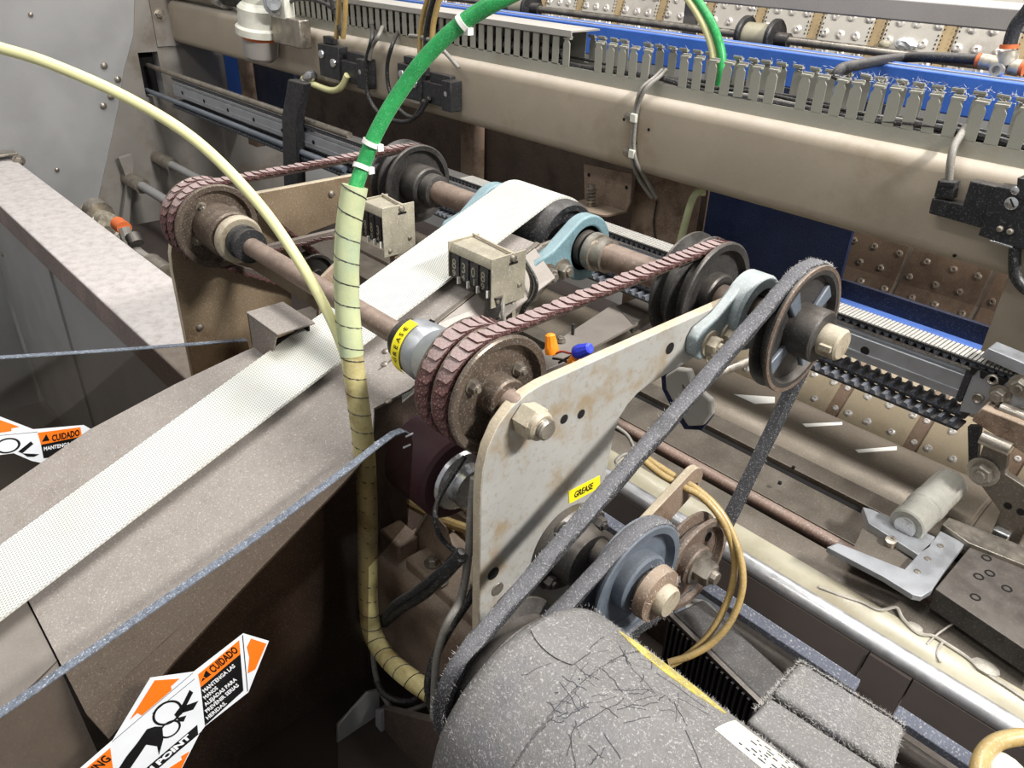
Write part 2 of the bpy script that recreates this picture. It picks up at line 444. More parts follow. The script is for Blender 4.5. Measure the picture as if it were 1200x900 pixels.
def frame(p, x, z):
    """matrix at p with local X along x and local Z along z"""
    x = Vector(x).normalized(); z = Vector(z); z = (z - x * z.dot(x)).normalized(); y = z.cross(x)
    m = Matrix((x, y, z)).transposed().to_4x4(); m.translation = Vector(p)
    return m


def text(s, size, parent, mw, m, thick=0.0, name='lettering', width=None):
    cu = bpy.data.curves.new('lettering', 'FONT'); cu.body = s; cu.size = size; cu.offset = thick; cu.resolution_u = 2
    cu.align_x = 'LEFT'
    t = bpy.data.objects.new('lettering', cu); COL.objects.link(t)
    dg = bpy.context.evaluated_depsgraph_get()
    me = bpy.data.meshes.new_from_object(t.evaluated_get(dg))
    bpy.data.objects.remove(t); bpy.data.curves.remove(cu)
    if width:
        w_ = max(v.co.x for v in me.vertices)
        for v in me.vertices: v.co.x *= width / w_
    me.name = name
    me.materials.clear(); me.materials.append(MAT[m])
    return piece(me, name, parent, mw)


def loop_path(circs):
    """outer belt line round circles (y, z, r) given counter-clockwise; list of (y, z, ny, nz)"""
    n = len(circs); segs = []
    for i in range(n):
        a = circs[i]; b = circs[(i + 1) % n]
        d = Vector((b[0] - a[0], b[1] - a[1])); Ld = d.length; d /= Ld
        nr = Vector((d.y, -d.x)); sa = (a[2] - b[2]) / Ld; ca = math.sqrt(1 - sa * sa)
        m = nr * ca + d * sa
        segs.append((Vector(a[:2]) + m * a[2], Vector(b[:2]) + m * b[2], m))
    out = []
    for i in range(n):
        p, q, m = segs[i]
        L = (q - p).length; k = max(2, int(L / 0.02))
        for j in range(k): out.append((p + (q - p) * (j / k), m))
        b = circs[(i + 1) % n]; m2 = segs[(i + 1) % n][2]
        a0 = math.atan2(m.y, m.x); a1 = math.atan2(m2.y, m2.x)
        while a1 < a0: a1 += 2 * PI
        if a1 - a0 > 2 * PI - 1e-3: a1 = a0
        k = max(1, int((a1 - a0) / 0.12))
        for j in range(k):
            t = a0 + (a1 - a0) * j / k; mm = Vector((math.cos(t), math.sin(t)))
            out.append((Vector(b[:2]) + mm * b[2], mm))
    return out


def sweep_loop(mb, path, prof, x, jit=0.0):
    """prof: list of (dx, dn) closed outline; path from loop_path"""
    m = len(path); k = len(prof); vs = []; fs = []
    for (p, n) in path:
        for (dx, dn) in prof:
            j = random.uniform(-jit, jit)
            q = p + n * (dn + j)
            vs.append((x + dx + random.uniform(-jit, jit), q.x, q.y))
    for i in range(m):
        for a in range(k):
            b = (a + 1) % k; i2 = (i + 1) % m
            fs.append((i * k + a, i * k + b, i2 * k + b, i2 * k + a))
    return mb.add(vs, fs)


def even_path(path, step):
    P = [Vector((p.x, p.y)) for p, n in path]; Nn = [n for p, n in path]
    out = []; acc = 0; m = len(P); L = [(P[(i + 1) % m] - P[i]).length for i in range(m)]
    tot = sum(L); cnt = int(tot / step); st = tot / cnt; t = 0; i = 0; run = 0
    for k in range(cnt):
        while run + L[i] < t and i < m - 1: run += L[i]; i += 1
        f = (t - run) / L[i] if L[i] > 1e-9 else 0
        p = P[i].lerp(P[(i + 1) % m], f); n = Nn[i].lerp(Nn[(i + 1) % m], f).normalized()
        out.append((p, n)); t += st
    return out


def vpulley(name, xf, y, z, r, grooves, pitch, label, parent=None, m='castiron', hub=(0.02, 0.02), web=True, mb_extra=None, bolts=0, boltm='steel', grp=None, cat='pulley'):
    """V pulley on an axis along X; xf is the face towards +X; returns the thing"""
    t = thing(name, (xf, y, z), label, cat, grp) if parent is None else parent
    wd = grooves * pitch + 0.006
    x0 = xf - wd
    prof = [(0, r * 0.35), (0, r * 0.97), (0.0015, r)]
    for g in range(grooves):
        a = 0.003 + g * pitch
        prof += [(a + 0.0015, r), (a + pitch * 0.3, r - 0.012), (a + pitch * 0.7, r - 0.012), (a + pitch - 0.0015, r)]
    prof += [(wd - 0.0015, r), (wd, r * 0.97), (wd, r * 0.86), (wd - 0.009, r * 0.82), (wd - 0.010, r * 0.36), (wd, r * 0.32)]
    mb = MB(); mb.lathe((x0, y, z), (1, 0, 0), prof, 56)
    mb.build('rim', m, t)
    mb = MB(); h, hl = hub
    mb.lathe((xf - 0.012, y, z), (1, 0, 0), [(0, h), (hl + 0.010, h), (hl + 0.012, h * 0.92), (hl + 0.012, 0.5 * h)], 32)
    mb.build('hub', m, t)
    for k in range(bolts):
        a = 2 * PI * k / bolts + 0.5
        MB().bolt((xf - 0.010, y + math.cos(a) * r * 0.55, z + math.sin(a) * r * 0.55), (1, 0, 0), 0.0055, 0.007).build('bolt', boltm, t)
    return t


# ================================================================== SETTING
V = Vector
struct(MB().box((-6, -4, -0.05), (5, 6, 0)).build('floor', 'concrete', smooth=0))
WX = -3.05
wl = MB()
# grey end panel, with a slot cut through it
sy0, sy1, sz0, sz1 = 1.03, 1.098, 1.042, 1.19
wl.box((WX - 0.05, -3, 0), (WX, sy0, 2.6)); wl.box((WX - 0.05, sy1, 0), (WX, 3.0, 2.6))
wl.box((WX - 0.05, sy0, 0), (WX, sy1, sz0)); wl.box((WX - 0.05, sy0, sz1), (WX, sy1, 2.6))
wall = struct(wl.build('wall_left', 'greysheet', smooth=0))
MB().box((WX - 0.10, sy0 - 0.01, sz0 - 0.01), (WX - 0.052, sy1 + 0.01, sz1 + 0.01)).build('slot_backing', 'hole', wall)
# dirty panel added; its darker tone and slanting edge stand for a shadow
MB().px([(1.07, 1.42), (1.03, 1.25), (0.97, 1.13), (0.93, 1.02), (0.86, 0.86), (0.70, 0.5), (0.66, 0.0), (sy0, 0.0), (sy0, sz1), (sy1, sz1), (sy1, sz0), (sy0 + .0005, sz0), (sy0 + .0005, 0.0), (1.6, 0.0), (1.6, 1.42)], WX, WX + 0.004).build('shadow_panel', 'dirtshadesheet', wall, label='added dirty lower panel, its darker tone and slanting edge standing for a shadow')
for p in ((122, 77), (138, 93), (130, 113), (36, 17), (121, 124), (67, 199), (46, 262)):
    MB().sphere(on(*p, 'X', WX + .002), 0.012 if p[0] > 100 else 0.008, 10, (0.6, 1, 1)).build('bolt', 'steel', wall)
struct(MB().box((-6, 4.5, 0), (5, 4.6, 5)).build('wall_back', 'greysheet', smooth=0))

# machine base that carries everything
mb = MB()
mb.box((-2.98, 0.62, 0.0), (0.55, 1.75, 0.62)); mb.box((-1.0, 0.18, 0.0), (0.55, 0.619, 0.70))
base = mb.build('machine_cabinet', 'dark', bevel=0.004); tag(base, 'dark sheet metal cabinet underneath the whole drive', 'cabinet')

# ================================================================== CROSS BEAM
BY, BT, BB = 1.16, 1.352, 1.216


def rrect(y0, y1, z0, z1, r, n=6):
    o = []
    for cy, cz, a0 in ((y1 - r, z1 - r, 0), (y0 + r, z1 - r, PI / 2), (y0 + r, z0 + r, PI), (y1 - r, z0 + r, 1.5 * PI)):
        for i in range(n + 1):
            a = a0 + PI / 2 * i / n; o.append((cy + r * math.cos(a), cz + r * math.sin(a)))
    return o


beam = thing('cross_beam', (-1.3, 1.23, BB), 'long tan square tube with rounded corners crossing the whole picture under the slotted ducts', 'beam')
MB().px(rrect(BY, 1.30, BB, BT, 0.022), WX + 0.012, 0.45).build('tube', 'beam', beam)
MB().box((WX + .004, 1.10, BB - .01), (WX + 0.012, 1.33, 1.40)).build('end_flange', 'dirtshadesheet', beam)
MB().bolt((WX + 0.012, 1.125, 1.31), (1, 0, 0), 0.014, 0.012).build('bolt', 'steel', beam)
for p in ((731, 140), (745, 168), (1118, 300), (760, 152)):
    q = on(*p, 'Y', BY - 0.0005)
    MB().cyl(q, q + V((0, 0.003, 0)), 0.003 if p[0] < 800 else .0022, 8).build('hole', 'hole', beam)

# ================================================================== WIRE DUCTS
DY0, DY1 = 1.185, 1.258
PIT = 0.028
ds = MB(); ds.box((-0.0083, 0, 0), (0.0083, 0.0022, 0.054)); me_sl = ds.mesh('slat', mats=[MAT['duct']], smooth=0)
# open finger: narrow neck and a folded lip
df = MB()
df.prism([(-0.0085, 0, 0), (0.0085, 0, 0), (0.0085, 0, 0.0405), (0.0055, 0, 0.0445), (0.0055, 0, 0.0485), (-0.0055, 0, 0.0485), (-0.0055, 0, 0.0445), (-0.0085, 0, 0.0405)], (0, 0.0022, 0))
df.box((-0.0085, 0.0, 0.048), (0.0085, 0.0075, 0.051)); df.box((-0.0085, 0.006, 0.051), (0.0085, 0.0085, 0.054))
me_fg = df.mesh('slat', mats=[MAT['duct']], smooth=0)
SPLIT = -1.15
dl = thing('wire_duct', (-1.9, 1.22, BT), 'grey slotted wire duct with its lid on, left half of the tan beam', 'wire duct')
MB().box((-2.52, DY0, BT), (SPLIT, DY0 + .0022, BT + 0.024)).build('front_wall', 'duct', dl)
MB().box((-2.52, DY1 - .0022, BT), (SPLIT, DY1, BT + 0.08)).build('back_wall', 'duct', dl)
MB().box((-2.52, DY0 + .0022, BT), (SPLIT, DY1 - .0022, BT + 0.003)).build('floor_strip', 'duct', dl)
MB().box((-2.52, DY0, BT + 0.0735), (SPLIT, DY0 + .0022, BT + 0.083)).build('top_rail', 'duct', dl)
mb = MB(); mb.box((-2.52, DY0 - 0.004, BT + 0.083), (SPLIT + .03, DY1 + 0.004, BT + 0.086)); mb.box((-2.52, DY0 - 0.004, BT + 0.075), (SPLIT + .03, DY0 - 0.0015, BT + 0.083))
mb.build('lid', 'lid', dl)
n = int((SPLIT + 2.52) / PIT)
for i in range(n):
    piece(me_sl, 'slat', dl, Matrix.Translation((SPLIT - 0.014 - i * PIT, DY0, BT + 0.022)))
MB().box((-1.535, DY0 - .0006, BT), (-1.533, DY0, BT + .08)).build('joint', 'hole', dl)

dr = thing('wire_duct', (-0.4, 1.22, BT), 'grey slotted wire duct without lid, open fingers on the right of the beam', 'wire duct')
MB().box((SPLIT, DY0, BT), (0.45, DY0 + .0022, BT + 0.022)).build('front_wall', 'duct', dr)
MB().box((SPLIT, DY1 - .0022, BT), (0.45, DY1, BT + 0.022)).build('back_wall', 'duct', dr)
MB().box((SPLIT, DY0 + .0022, BT), (0.45, DY1 - .0022, BT + 0.003)).build('floor_strip', 'duct', dr)
missing = {8, 9, 17}
for i in range(int((0.44 - SPLIT) / PIT)):
    x = SPLIT + 0.016 + i * PIT
    if x > 0.1: break
    lean = random.uniform(-0.05, 0.05)
    if i not in missing and i not in (1, 2):
        piece(me_fg, 'slat', dr, Matrix.Translation((x, DY0, BT + 0.0215)) @ Matrix.Rotation(lean, 4, 'Y'))
    if i not in (4, 11):
        piece(me_fg, 'slat', dr, Matrix.Translation((x + 0.004, DY1, BT + 0.0215)) @ Matrix.Rotation(PI, 4, 'Z') @ Matrix.Rotation(-lean, 4, 'Y'))
mb = MB()
for k in range(6):
    y = DY0 + 0.012 + (k % 3) * 0.015; z = BT + 0.014 + (k // 3) * 0.03
    mb.tube([(-2.5 + j * 0.19, y + random.uniform(-.004, .004), z + random.uniform(-.006, .008)) for j in range(8)], .008, 8, 3)
cb0 = mb.build('cable_bundle', 'blackwire', None, stuff=True)
tag(cb0, 'dark cables filling the lidded left duct behind its slats', 'cables')
# the cables lying in the duct: a tangle nobody could count
mb = MB()
for k in range(9):
    y = DY0 + 0.008 + (k % 5) * 0.013; z = BT + 0.008 + (k // 5) * 0.014 + random.uniform(0, .006)
    pts = [(SPLIT - 0.02 + j * 0.09, y + random.uniform(-.004, .004), z + random.uniform(-.004, .006)) for j in range(19)]
    mb.cur = k % 3
    mb.tube(pts, random.choice((0.003, 0.0042, 0.005)), 8, 4)
cb = mb.build('cable_bundle', ['blackwire', 'greywire', 'blackwire'], None, stuff=True)
tag(cb, 'black and grey cables lying inside the open slotted duct', 'cables')
mb = MB()   # lint tufts caught on the duct
for k in range(420):
    x = random.choice((random.uniform(-.62, -.3), random.uniform(-.62, -.42), random.uniform(-1.0, -.3)))
    p = V((x, random.choice((DY0 + .004, DY1 - .004)) + random.gauss(0, .003), BT + .0755 + abs(random.gauss(0, .0018))))
    d = V((random.gauss(0, 1), random.gauss(0, 1), random.gauss(0, .5))).normalized() * random.uniform(.004, .011)
    e = d.orthogonal().normalized() * .0005
    mb.add([p, p + e, p + d], [(0, 1, 2)])
lt = mb.build('lint_tuft', 'lint', None, stuff=True, smooth=0); tag(lt, 'white lint caught on the tips of the open duct fingers', 'lint')

# ================================================================== BLUE BAR, ROLLER SHAFT, GREY TOP BAR
bb = thing('blue_crossbar', (-1.3, 1.45, 1.365), 'bright blue painted bar running behind the grey slotted ducts', 'bar')
MB().box((WX, 1.42, 1.362), (0.6, 1.482, 1.4235)).build('bar_body', 'blue', bb, bevel=0.003)
MB().box((WX, 1.432, 1.4235), (0.6, 1.437, 1.4255)).build('top_seam', 'greybar', bb)

rs = thing('roller_shaft', (-1.0, 1.62, 1.41), 'dark shaft behind the blue bar carrying black flanged cream rollers', 'shaft')
RSZ = 1.6 - 0.1115 * 1.62
MB().cyl((-2.6, 1.62, RSZ), (0.6, 1.62, RSZ), 0.0085, 16).build('rod', 'steel', rs)
for px_ in (612, 891, 1150):
    q = on(px_, -117 + (px_ + 385) * 0.122, 'Y', 1.62)
    if px_ == 1150: continue
    MB().cyl((q.x - 0.03, 1.62, RSZ), (q.x + 0.03, 1.62, RSZ), 0.027, 28).build('roller_drum', 'cream', rs)
    for sx in (-1, 1):
        MB().lathe((q.x + sx * 0.036 - .006, 1.62, RSZ), (1, 0, 0), [(0, .036), (.003, .039), (.009, .039), (.012, .036)], 32).build('flange', 'black', rs)
    MB().cyl((q.x + 0.04, 1.62, RSZ), (q.x + 0.07, 1.62, RSZ), 0.014, 20).build('collar', 'castiron', rs)

tb = thing('top_guard_bar', (-0.4, 1.66, 1.46), 'wide grey flat bar across the top right corner, pale dust along its top', 'bar')
MB().box((-1.6, 1.62, 1.6 - .077 * 1.62), (0.8, 1.80, 1.6 - .0545 * 1.62)).build('bar_body', 'greybar', tb, bevel=0.003)
q = on(808, 20, 'Y', 1.66)
MB().box((q.x - 0.018, 1.66, 1.38), (q.x + 0.018, 1.672, 1.48)).build('hanger', 'greybar', tb, bevel=0.002)

# ================================================================== PERFORATED IRONER SHEETS (upper, middle, lower run)
dm = MB(); dm.lathe((0, 0, 0), (0, 0, 1), [(0, 0.0075), (0.002, 0.0062), (0.0028, 0.0032), (0.001, 0.0022)], 10); me_dim = dm.mesh('dimple', mats=[MAT['dimple']])
me_dim2 = me_dim.copy(); me_dim2.materials.clear(); me_dim2.materials.append(MAT['perf'])


def perf_run(label, prof, x0, x1, w_, gap, m, rows, stripm, dx0, seams=True, dim=None, dimm='dimple', dsc=1.0):
    """sheets side by side along X following a (y, z) profile, each with rows of pressed dimples"""
    t = thing('perforated_sheet', ((x0 + x1) / 2, prof[-1][0], prof[-1][1]), label, 'sheet')
    i = 0; x = x0
    P = [V((0, y, z)) for y, z in prof]; Ls = [(P[j + 1] - P[j]).length for j in range(len(P) - 1)]; tot = sum(Ls)
    thick = V((0, .004, -.002))
    stf = MB(); hol = MB()
    while x < x1:
        mb = MB()
        mb.prism([(x, y, z) for y, z in prof] + [(x, y + .006, z - .003) for y, z in prof[::-1]], (w_, 0, 0))
        mb.build('panel', m, t, smooth=0)
        mb = MB()
        mb.prism([(x + w_, y + .003, z - .002) for y, z in prof] + [(x + w_, y + .008, z - .006) for y, z in prof[::-1]], (gap, 0, 0))
        mb.build('strip', stripm, t, smooth=0)
        nr = int(tot / rows)
        for r in range(nr):
            dd = (r + .5) * rows; j = 0
            while dd > Ls[j]: dd -= Ls[j]; j += 1
            tg = (P[j + 1] - P[j]).normalized(); nm = V((0, tg.z, -tg.y))
            if nm.y > 0: nm = -nm
            p = P[j] + tg * dd
            nx = 3
            for k in range(nx):
                xx = x + w_ * (k + (0.3 if r % 2 else .7)) / nx + random.uniform(-.003, .003)
                fm = frame((xx, p.y, p.z) , (1, 0, 0), nm)
                tgt = stf
                tgt.add([fm @ (v * random.uniform(.85, 1.1) * dsc) for v in [vv.co for vv in me_dim.vertices]], [tuple(pp.vertices) for pp in me_dim.polygons])
            fm = frame((x + w_ + gap / 2, p.y + .003, p.z - .002), (1, 0, 0), nm)
            if dim: stf.add([fm @ (vv.co * .8) for vv in me_dim.vertices], [tuple(pp.vertices) for pp in me_dim.polygons])
            if seams:
                for q in range(int(rows / .009)):
                    for ex in (.0, gap):
                        c = p + tg * ((q - rows / .018) * .009)
                        for e2 in (-.004, .004):
                            fm = frame((x + w_ + ex + e2, c.y, c.z), (1, 0, 0), nm)
                            hol.add([fm @ V(v) for v in ((-.0014, -.002, .0012), (.0014, -.002, .0012), (.0014, .002, .0012), (-.0014, .002, .0012), (0, 0, .0002))], [(0, 1, 2, 3), (0, 1, 4), (1, 2, 4), (2, 3, 4), (3, 0, 4)])
        x += w_ + gap
    stf.build('dimples', dimm, t, stuff=True)
    if seams: hol.build('stitch_holes', 'hole', t, stuff=True)
    return t


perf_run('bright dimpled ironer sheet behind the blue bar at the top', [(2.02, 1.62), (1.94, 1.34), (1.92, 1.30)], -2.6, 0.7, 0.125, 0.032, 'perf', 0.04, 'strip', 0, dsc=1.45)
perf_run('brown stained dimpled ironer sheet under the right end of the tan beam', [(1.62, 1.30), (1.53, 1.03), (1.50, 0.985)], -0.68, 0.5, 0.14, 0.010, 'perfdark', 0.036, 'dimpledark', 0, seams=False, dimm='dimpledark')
perf_run('tan riveted ironer sheet sloping below the toothed belts', [(1.52, 0.99), (1.40, 0.90), (1.30, 0.80)], -0.95, 0.5, 0.125, 0.026, 'perftan', 0.045, 'perfdark', 0, seams=False, dim=True)

# ================================================================== UNDER-BEAM FRAME: back sheet, blue panels, posts
bs = thing('back_sheet', (-1.9, 1.36, 0.9), 'dark brown dirty sheet metal behind the toothed belts, left under the tan beam', 'sheet')
MB().box((-2.78, 1.34, 0.88), (-1.62, 1.345, 1.30)).build('panel', 'darksheet', bs)
MB().box((-1.615, 1.343, 0.88), (-0.87, 1.348, 1.30)).build('panel', 'darksheet', bs)
MB().box((-3.04, 1.352, 0.88), (-2.785, 1.356, 1.30)).build('panel', 'deck', bs)
MB().box((-3.04, 1.335, 0.98), (-2.85, 1.3445, 1.30)).build('blue_panel', 'blue', bs, label='blue painted patch')
for a in ((-2.85, -2.785), (-1.60, -1.545)):
    MB().box((a[0], 1.30, 0.88), (a[1], 1.335, 1.25)).build('post', 'casting', bs, bevel=.002)
MB().box((-2.78, 1.325, 0.98), (-2.5, 1.3395, 1.30)).build('blue_panel', 'blueshaded', bs, label='blue patch with shade in its colour')

bp = thing('blue_back_panel', (-0.7, 1.42, 0.95), 'blue panel coloured dark for the shade under the tan beam, beside the brown post', 'panel')
MB().box((-0.93, 1.42, 0.95), (-0.60, 1.43, 1.36)).build('panel', 'blueshaded', bp)
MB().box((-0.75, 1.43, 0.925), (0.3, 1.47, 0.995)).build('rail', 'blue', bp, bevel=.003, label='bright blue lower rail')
MB().box((-0.70, 1.45, 0.9955), (0.3, 1.46, 1.03)).build('rail', 'blueshaded', bp)

pp = thing('machine_post', (-0.90, 1.27, 0.9), 'brown stained sheet metal post under the middle of the tan beam', 'post')
MB().box((-0.985, 1.25, 0.9), (-0.855, 1.30, 1.225)).build('column', 'casting', pp, bevel=.003)
MB().tube([on(770, 235, 'Y', 1.245), on(766, 262, 'Y', 1.246), on(770, 290, 'Y', 1.246)], .0018, 6).build('crack_wire', 'blackwire', pp)
q0, q1 = on(812, 232, 'Y', 1.22), on(795, 290, 'Y', 1.22)
hz = MB().tube([on(826, 225, 'Y', 1.235), q0, q1, on(786, 305, 'Y', 1.22)], .007, 10).build('pale_hose', 'wrap', None)
tag(hz, 'pale green hose hanging down beside the brown post', 'hose')

pr = thing('machine_post', (-0.2, 1.22, 0.98), 'tan post under the beam at the right edge of the picture', 'post')
MB().box((-.279, 1.2, .985), (-.10, 1.24, 1.216)).build('face_plate', 'beam', pr, bevel=.002)

# bracket with a spring bolt, under the beam
ab = thing('angle_bracket', (-1.05, 1.2, 1.08), 'small grey angle bracket with a threaded spring bolt under the tan beam', 'bracket')
c = [on(x, y, 'Y', 1.21) for x, y in ((684, 192), (741, 204), (738, 238), (733, 250), (685, 240))]
MB().prism(c, (0, .006, 0)).build('upright', 'casting', ab, bevel=.001)
a0 = on(684, 236, 'Y', 1.21); a1 = on(733, 250, 'Y', 1.21)
MB().prism([a0, a1, a1 + V((-.005, -.05, 0)), a1 + V((-.02, -.06, 0)), a0 + V((.01, -.06, 0)), a0 + V((0, -.05, 0))], (0, 0, .005)).build('shelf', 'casting', ab, bevel=.001)
m0 = (a0 + a1) / 2 + V((-.01, -.032, 0))
rodp = MB().cyl(m0 - V((0, 0, .05)), m0 + V((0, 0, .05)), .006, 10).build('threaded_rod', 'steel', ab)
mb = MB(); mb.tube([m0 + V((math.cos(t) * .009, math.sin(t) * .009, .01 + t * .0011)) for t in [i * .7 for i in range(45)]], .0016, 5, 1); mb.build('spring', 'steel', rodp)
MB().hexa(m0 - V((0, 0, .012)), (0, 0, 1), .011, .01).build('nut', 'steel', rodp)
for p in ((690, 205), (734, 220)):
    q = on(*p, 'Y', 1.2095); MB().cyl(q, q + V((0, .004, 0)), .004, 10).build('hole', 'hole', ab)

# ================================================================== LINEAR RAIL AND TOOTHED BELTS
RY = 1.066
lr = thing('linear_rail', (-1.6, RY, 1.075), 'long grey aluminium rail with bolt holes between two toothed belts', 'rail')
MB().px([(RY - .012, 1.078), (RY + .02, 1.078), (RY + .02, 1.12), (RY - .004, 1.12), (RY - .004, 1.115), (RY - .012, 1.113)], -2.84, -0.235).build('extrusion', 'alu', lr, bevel=.001)
MB().box((-2.84, RY - .006, 1.120), (-0.225, RY - .002, 1.124)).build('top_lip', 'bright', lr)
MB().box((-2.84, RY + .004, 1.120), (-0.225, RY + .008, 1.125)).build('top_lip', 'bright', lr)
MB().box((-2.84, RY - .0135, 1.088), (-0.235, RY - .012, 1.091)).build('groove_lip', 'alu', lr)
for X in [-0.384 - .17 * i for i in range(15)]:
    MB().lathe((X, RY - .0128, 1.096), (0, 1, 0), [(0, .0065), (.002, .005), (.003, .004)], 14).build('bolt_hole', 'hole', lr)

tbt = thing('toothed_belt', (-1.6, RY, 1.13), 'toothed belt with pale ridged back running along the top of the aluminium rail', 'toothed belt')
TX0, TX1 = -2.84, 0.3
MB().box((TX0, RY - .012, 1.1325), (TX1, RY + .022, 1.1365)).build('belt_band', 'rubber', tbt)
mb = MB(); mb2 = MB()
x = TX0
while x < TX1:
    mb.prism([(x, RY - .0115, 1.1326), (x + .009, RY - .0115, 1.1326), (x + .0065, RY - .0115, 1.127), (x + .0025, RY - .0115, 1.127)], (0, .033, 0)); x += .0115
x = -1.3
while x < TX1:
    mb2.box((x, RY - .0125, 1.1364), (x + .0038, RY + .0225, 1.1385)); x += .0055
mb.build('teeth', 'toothdark', tbt, stuff=True, smooth=0); mb2.build('ridges', 'toothtop', tbt, stuff=True, smooth=0)

tlb = thing('toothed_belt', (-1.6, RY, 1.04), 'pair of black toothed belts with teeth up, hanging under the aluminium rail', 'toothed belt')
LX1 = -0.235
for zz, yo in ((1.052, .004), (1.040, -.012)):
    MB().box((TX0, RY - .012 + yo, zz), (LX1, RY + .018 + yo, zz + .0035)).build('belt_band', 'rubber', tlb)
    mb = MB(); x = TX0
    while x < LX1 - .012:
        mb.prism([(x, RY - .0118 + yo, zz + .0034), (x + .011, RY - .0118 + yo, zz + .0034), (x + .008, RY - .0118 + yo, zz + .0095), (x + .003, RY - .0118 + yo, zz + .0095)], (0, .0298, 0)); x += .0155
    mb.build('teeth', 'toothdark', tlb, stuff=True, smooth=0)
# the far ends pass into the slot as rods
rod = MB().cyl((WX - .02, RY, 1.143), (-1.75, RY, 1.143), .0085, 12).build('guide_rod', 'steel', None); tag(rod, 'thin steel guide rod entering the top of the black slot at far left', 'rod')
rod = MB().cyl((WX - .02, RY - .022, 1.062), (-1.75, RY - .022, 1.062), .008, 12).build('guide_rod', 'bluegrey', None); tag(rod, 'thin blue-grey rod entering the bottom of the black slot at far left', 'rod')
# black cable chain hanging in front of the rails on the left
q0, q1 = on(345, 95, 'Y', 1.03), on(336, 185, 'Y', 1.03)
kc = MB().prism([q0 + V((-.035, 0, 0)), q0 + V((.045, 0, 0)), q0.lerp(q1, .5) + V((.03, 0, 0)), q1 + V((.045, 0, -.1)), q1 + V((-.04, 0, -.1)), q0.lerp(q1, .5) + V((-.05, 0, 0))], (0, .025, 0)).build('cable_chain', 'black', None, bevel=.004)
tag(kc, 'black flat cable carrier hanging in front of the rail at upper left', 'cable carrier')

# belt carriage at the right
cg = thing('belt_carriage', (-0.12, 1.05, 0.95), 'grey steel belt clamp carriage with dusty bolts at the right edge', 'carriage')
CYF = RY - .016
g = lambda x, y: on(x, y, 'Y', CYF)
MB().prism([g(1142, 432), g(1215, 462), g(1215, 505), g(1168, 492), g(1124, 482), g(1128, 468)], (0, .035, 0)).build('clamp_plate', 'alu', cg, bevel=.001)
MB().prism([on(x, y, 'Y', CYF - .002) for x, y in ((1133, 432), (1141, 436), (1125, 472), (1119, 468))], (0, .02, 0)).build('rubber_stop', 'rubber', cg)
MB().prism([on(x, y, 'Y', CYF - .003) for x, y in ((1148, 418), (1158, 408), (1215, 432), (1215, 448))], (0, .03, 0)).build('top_block', 'alu', cg, bevel=.001)
mb = MB()
for i in range(7):
    x, y = 1140 + i * 11, 434 + i * 4.4
    q = on(x, y, 'Y', CYF - .003); mb.prism([q + V((-.004, 0, .004)), q + V((.006, 0, .004)), q + V((.003, 0, -.006)), q + V((-.001, 0, -.006))], (0, .01, 0))
mb.build('clamp_teeth', 'hole', cg)
for p, r in (((1147, 466), .007), ((1164, 444), .007)):
    MB().lathe(on(*p, 'Y', CYF), (0, -1, 0), [(0, r), (.004, r), (.005, r * .8), (.003, r * .5)], 16).build('screw', 'steel', cg)
for p, r in (((1172, 462), .012), ((1197, 452), .014), ((1166, 476), .011), ((1196, 488), .012)):
    MB().bolt(on(*p, 'Y', CYF - .002), (0, -1, 0), r * .75, .012).build('bolt', 'steel', cg)
q0, q1 = on(1172, 478, 'Y', CYF - .012), on(1212, 494, 'Y', CYF - .012)
MB().cyl(q0, q1, .008, 12).build('pin', 'steel', cg)
# dusty lower block and its leg
d0 = on(1136, 494, 'Y', 1.03); d1 = on(1215, 535, 'Y', 1.03)
MB().prism([on(x, y, 'Y', 1.02) for x, y in ((1138, 493), (1150, 478), (1222, 506), (1222, 540), (1200, 532))], (0, .05, 0)).build('lower_block', 'casting', cg, bevel=.002)
q0, q1 = on(1150, 512, 'Y', 1.012), on(1184, 527, 'Y', 1.012)
MB().cyl(q0, q1, .009, 12).build('hinge_pin', 'steel', cg)
MB().prism([on(x, y, 'Y', 1.03) for x, y in ((1153, 520), (1180, 532), (1178, 556), (1200, 570), (1215, 600), (1190, 645), (1183, 660), (1158, 634), (1172, 600), (1140, 556))], (0, .012, 0)).build('bracket_arm', 'deck', cg, bevel=.001)
MB().bolt(on(1152, 553, 'Y', 1.028), (0, -1, 0), .014, .012).build('bolt', 'steel', cg)
for p in ((1181, 593), (1196, 600), (1173, 628)):
    q = on(*p, 'Y', 1.0295); MB().cyl(q, q + V((0, .003, 0)), .005, 10).build('hole', 'hole', cg)
q = on(1172, 628, 'Y', 1.02); MB().box(q - V((.01, .004, .008)), q + V((.01, .01, .008))).build('stud', 'bright', cg, bevel=.002)
bl = MB().prism([on(x, y, 'Y', 1.06) for x, y in ((1134, 500), (1149, 500), (1143, 552), (1135, 545))], (0, .01, 0)).build('loose_belt_end', 'rubber', cg)
MB().box(on(1113, 492, 'Y', 1.07), on(1121, 500, 'Y', 1.07) + V((0, .02, 0))).build('strap_end', 'rubber', cg)

# ================================================================== LOWER DECK: roller, plates, pipe, guard, bright tube
DX0, DX1 = -1.15, 0.55
rl = thing('steel_roller', (-0.9, 1.10, 0.69), 'wide brownish steel roller lying below the sloping riveted sheet', 'roller')
MB().lathe((-1.75, 1.10, 0.81), (1, 0, 0), [(0, .115), (.002, .12), (1.568, .12), (1.57, .118), (1.574, .118), (1.576, .12), (2.15, .12), (2.152, .115)], 72).build('roller_body', 'roller', rl)
MB().cyl((-1.8, 1.10, .81), (.44, 1.10, .81), .03, 20).build('axle', 'steel', rl)



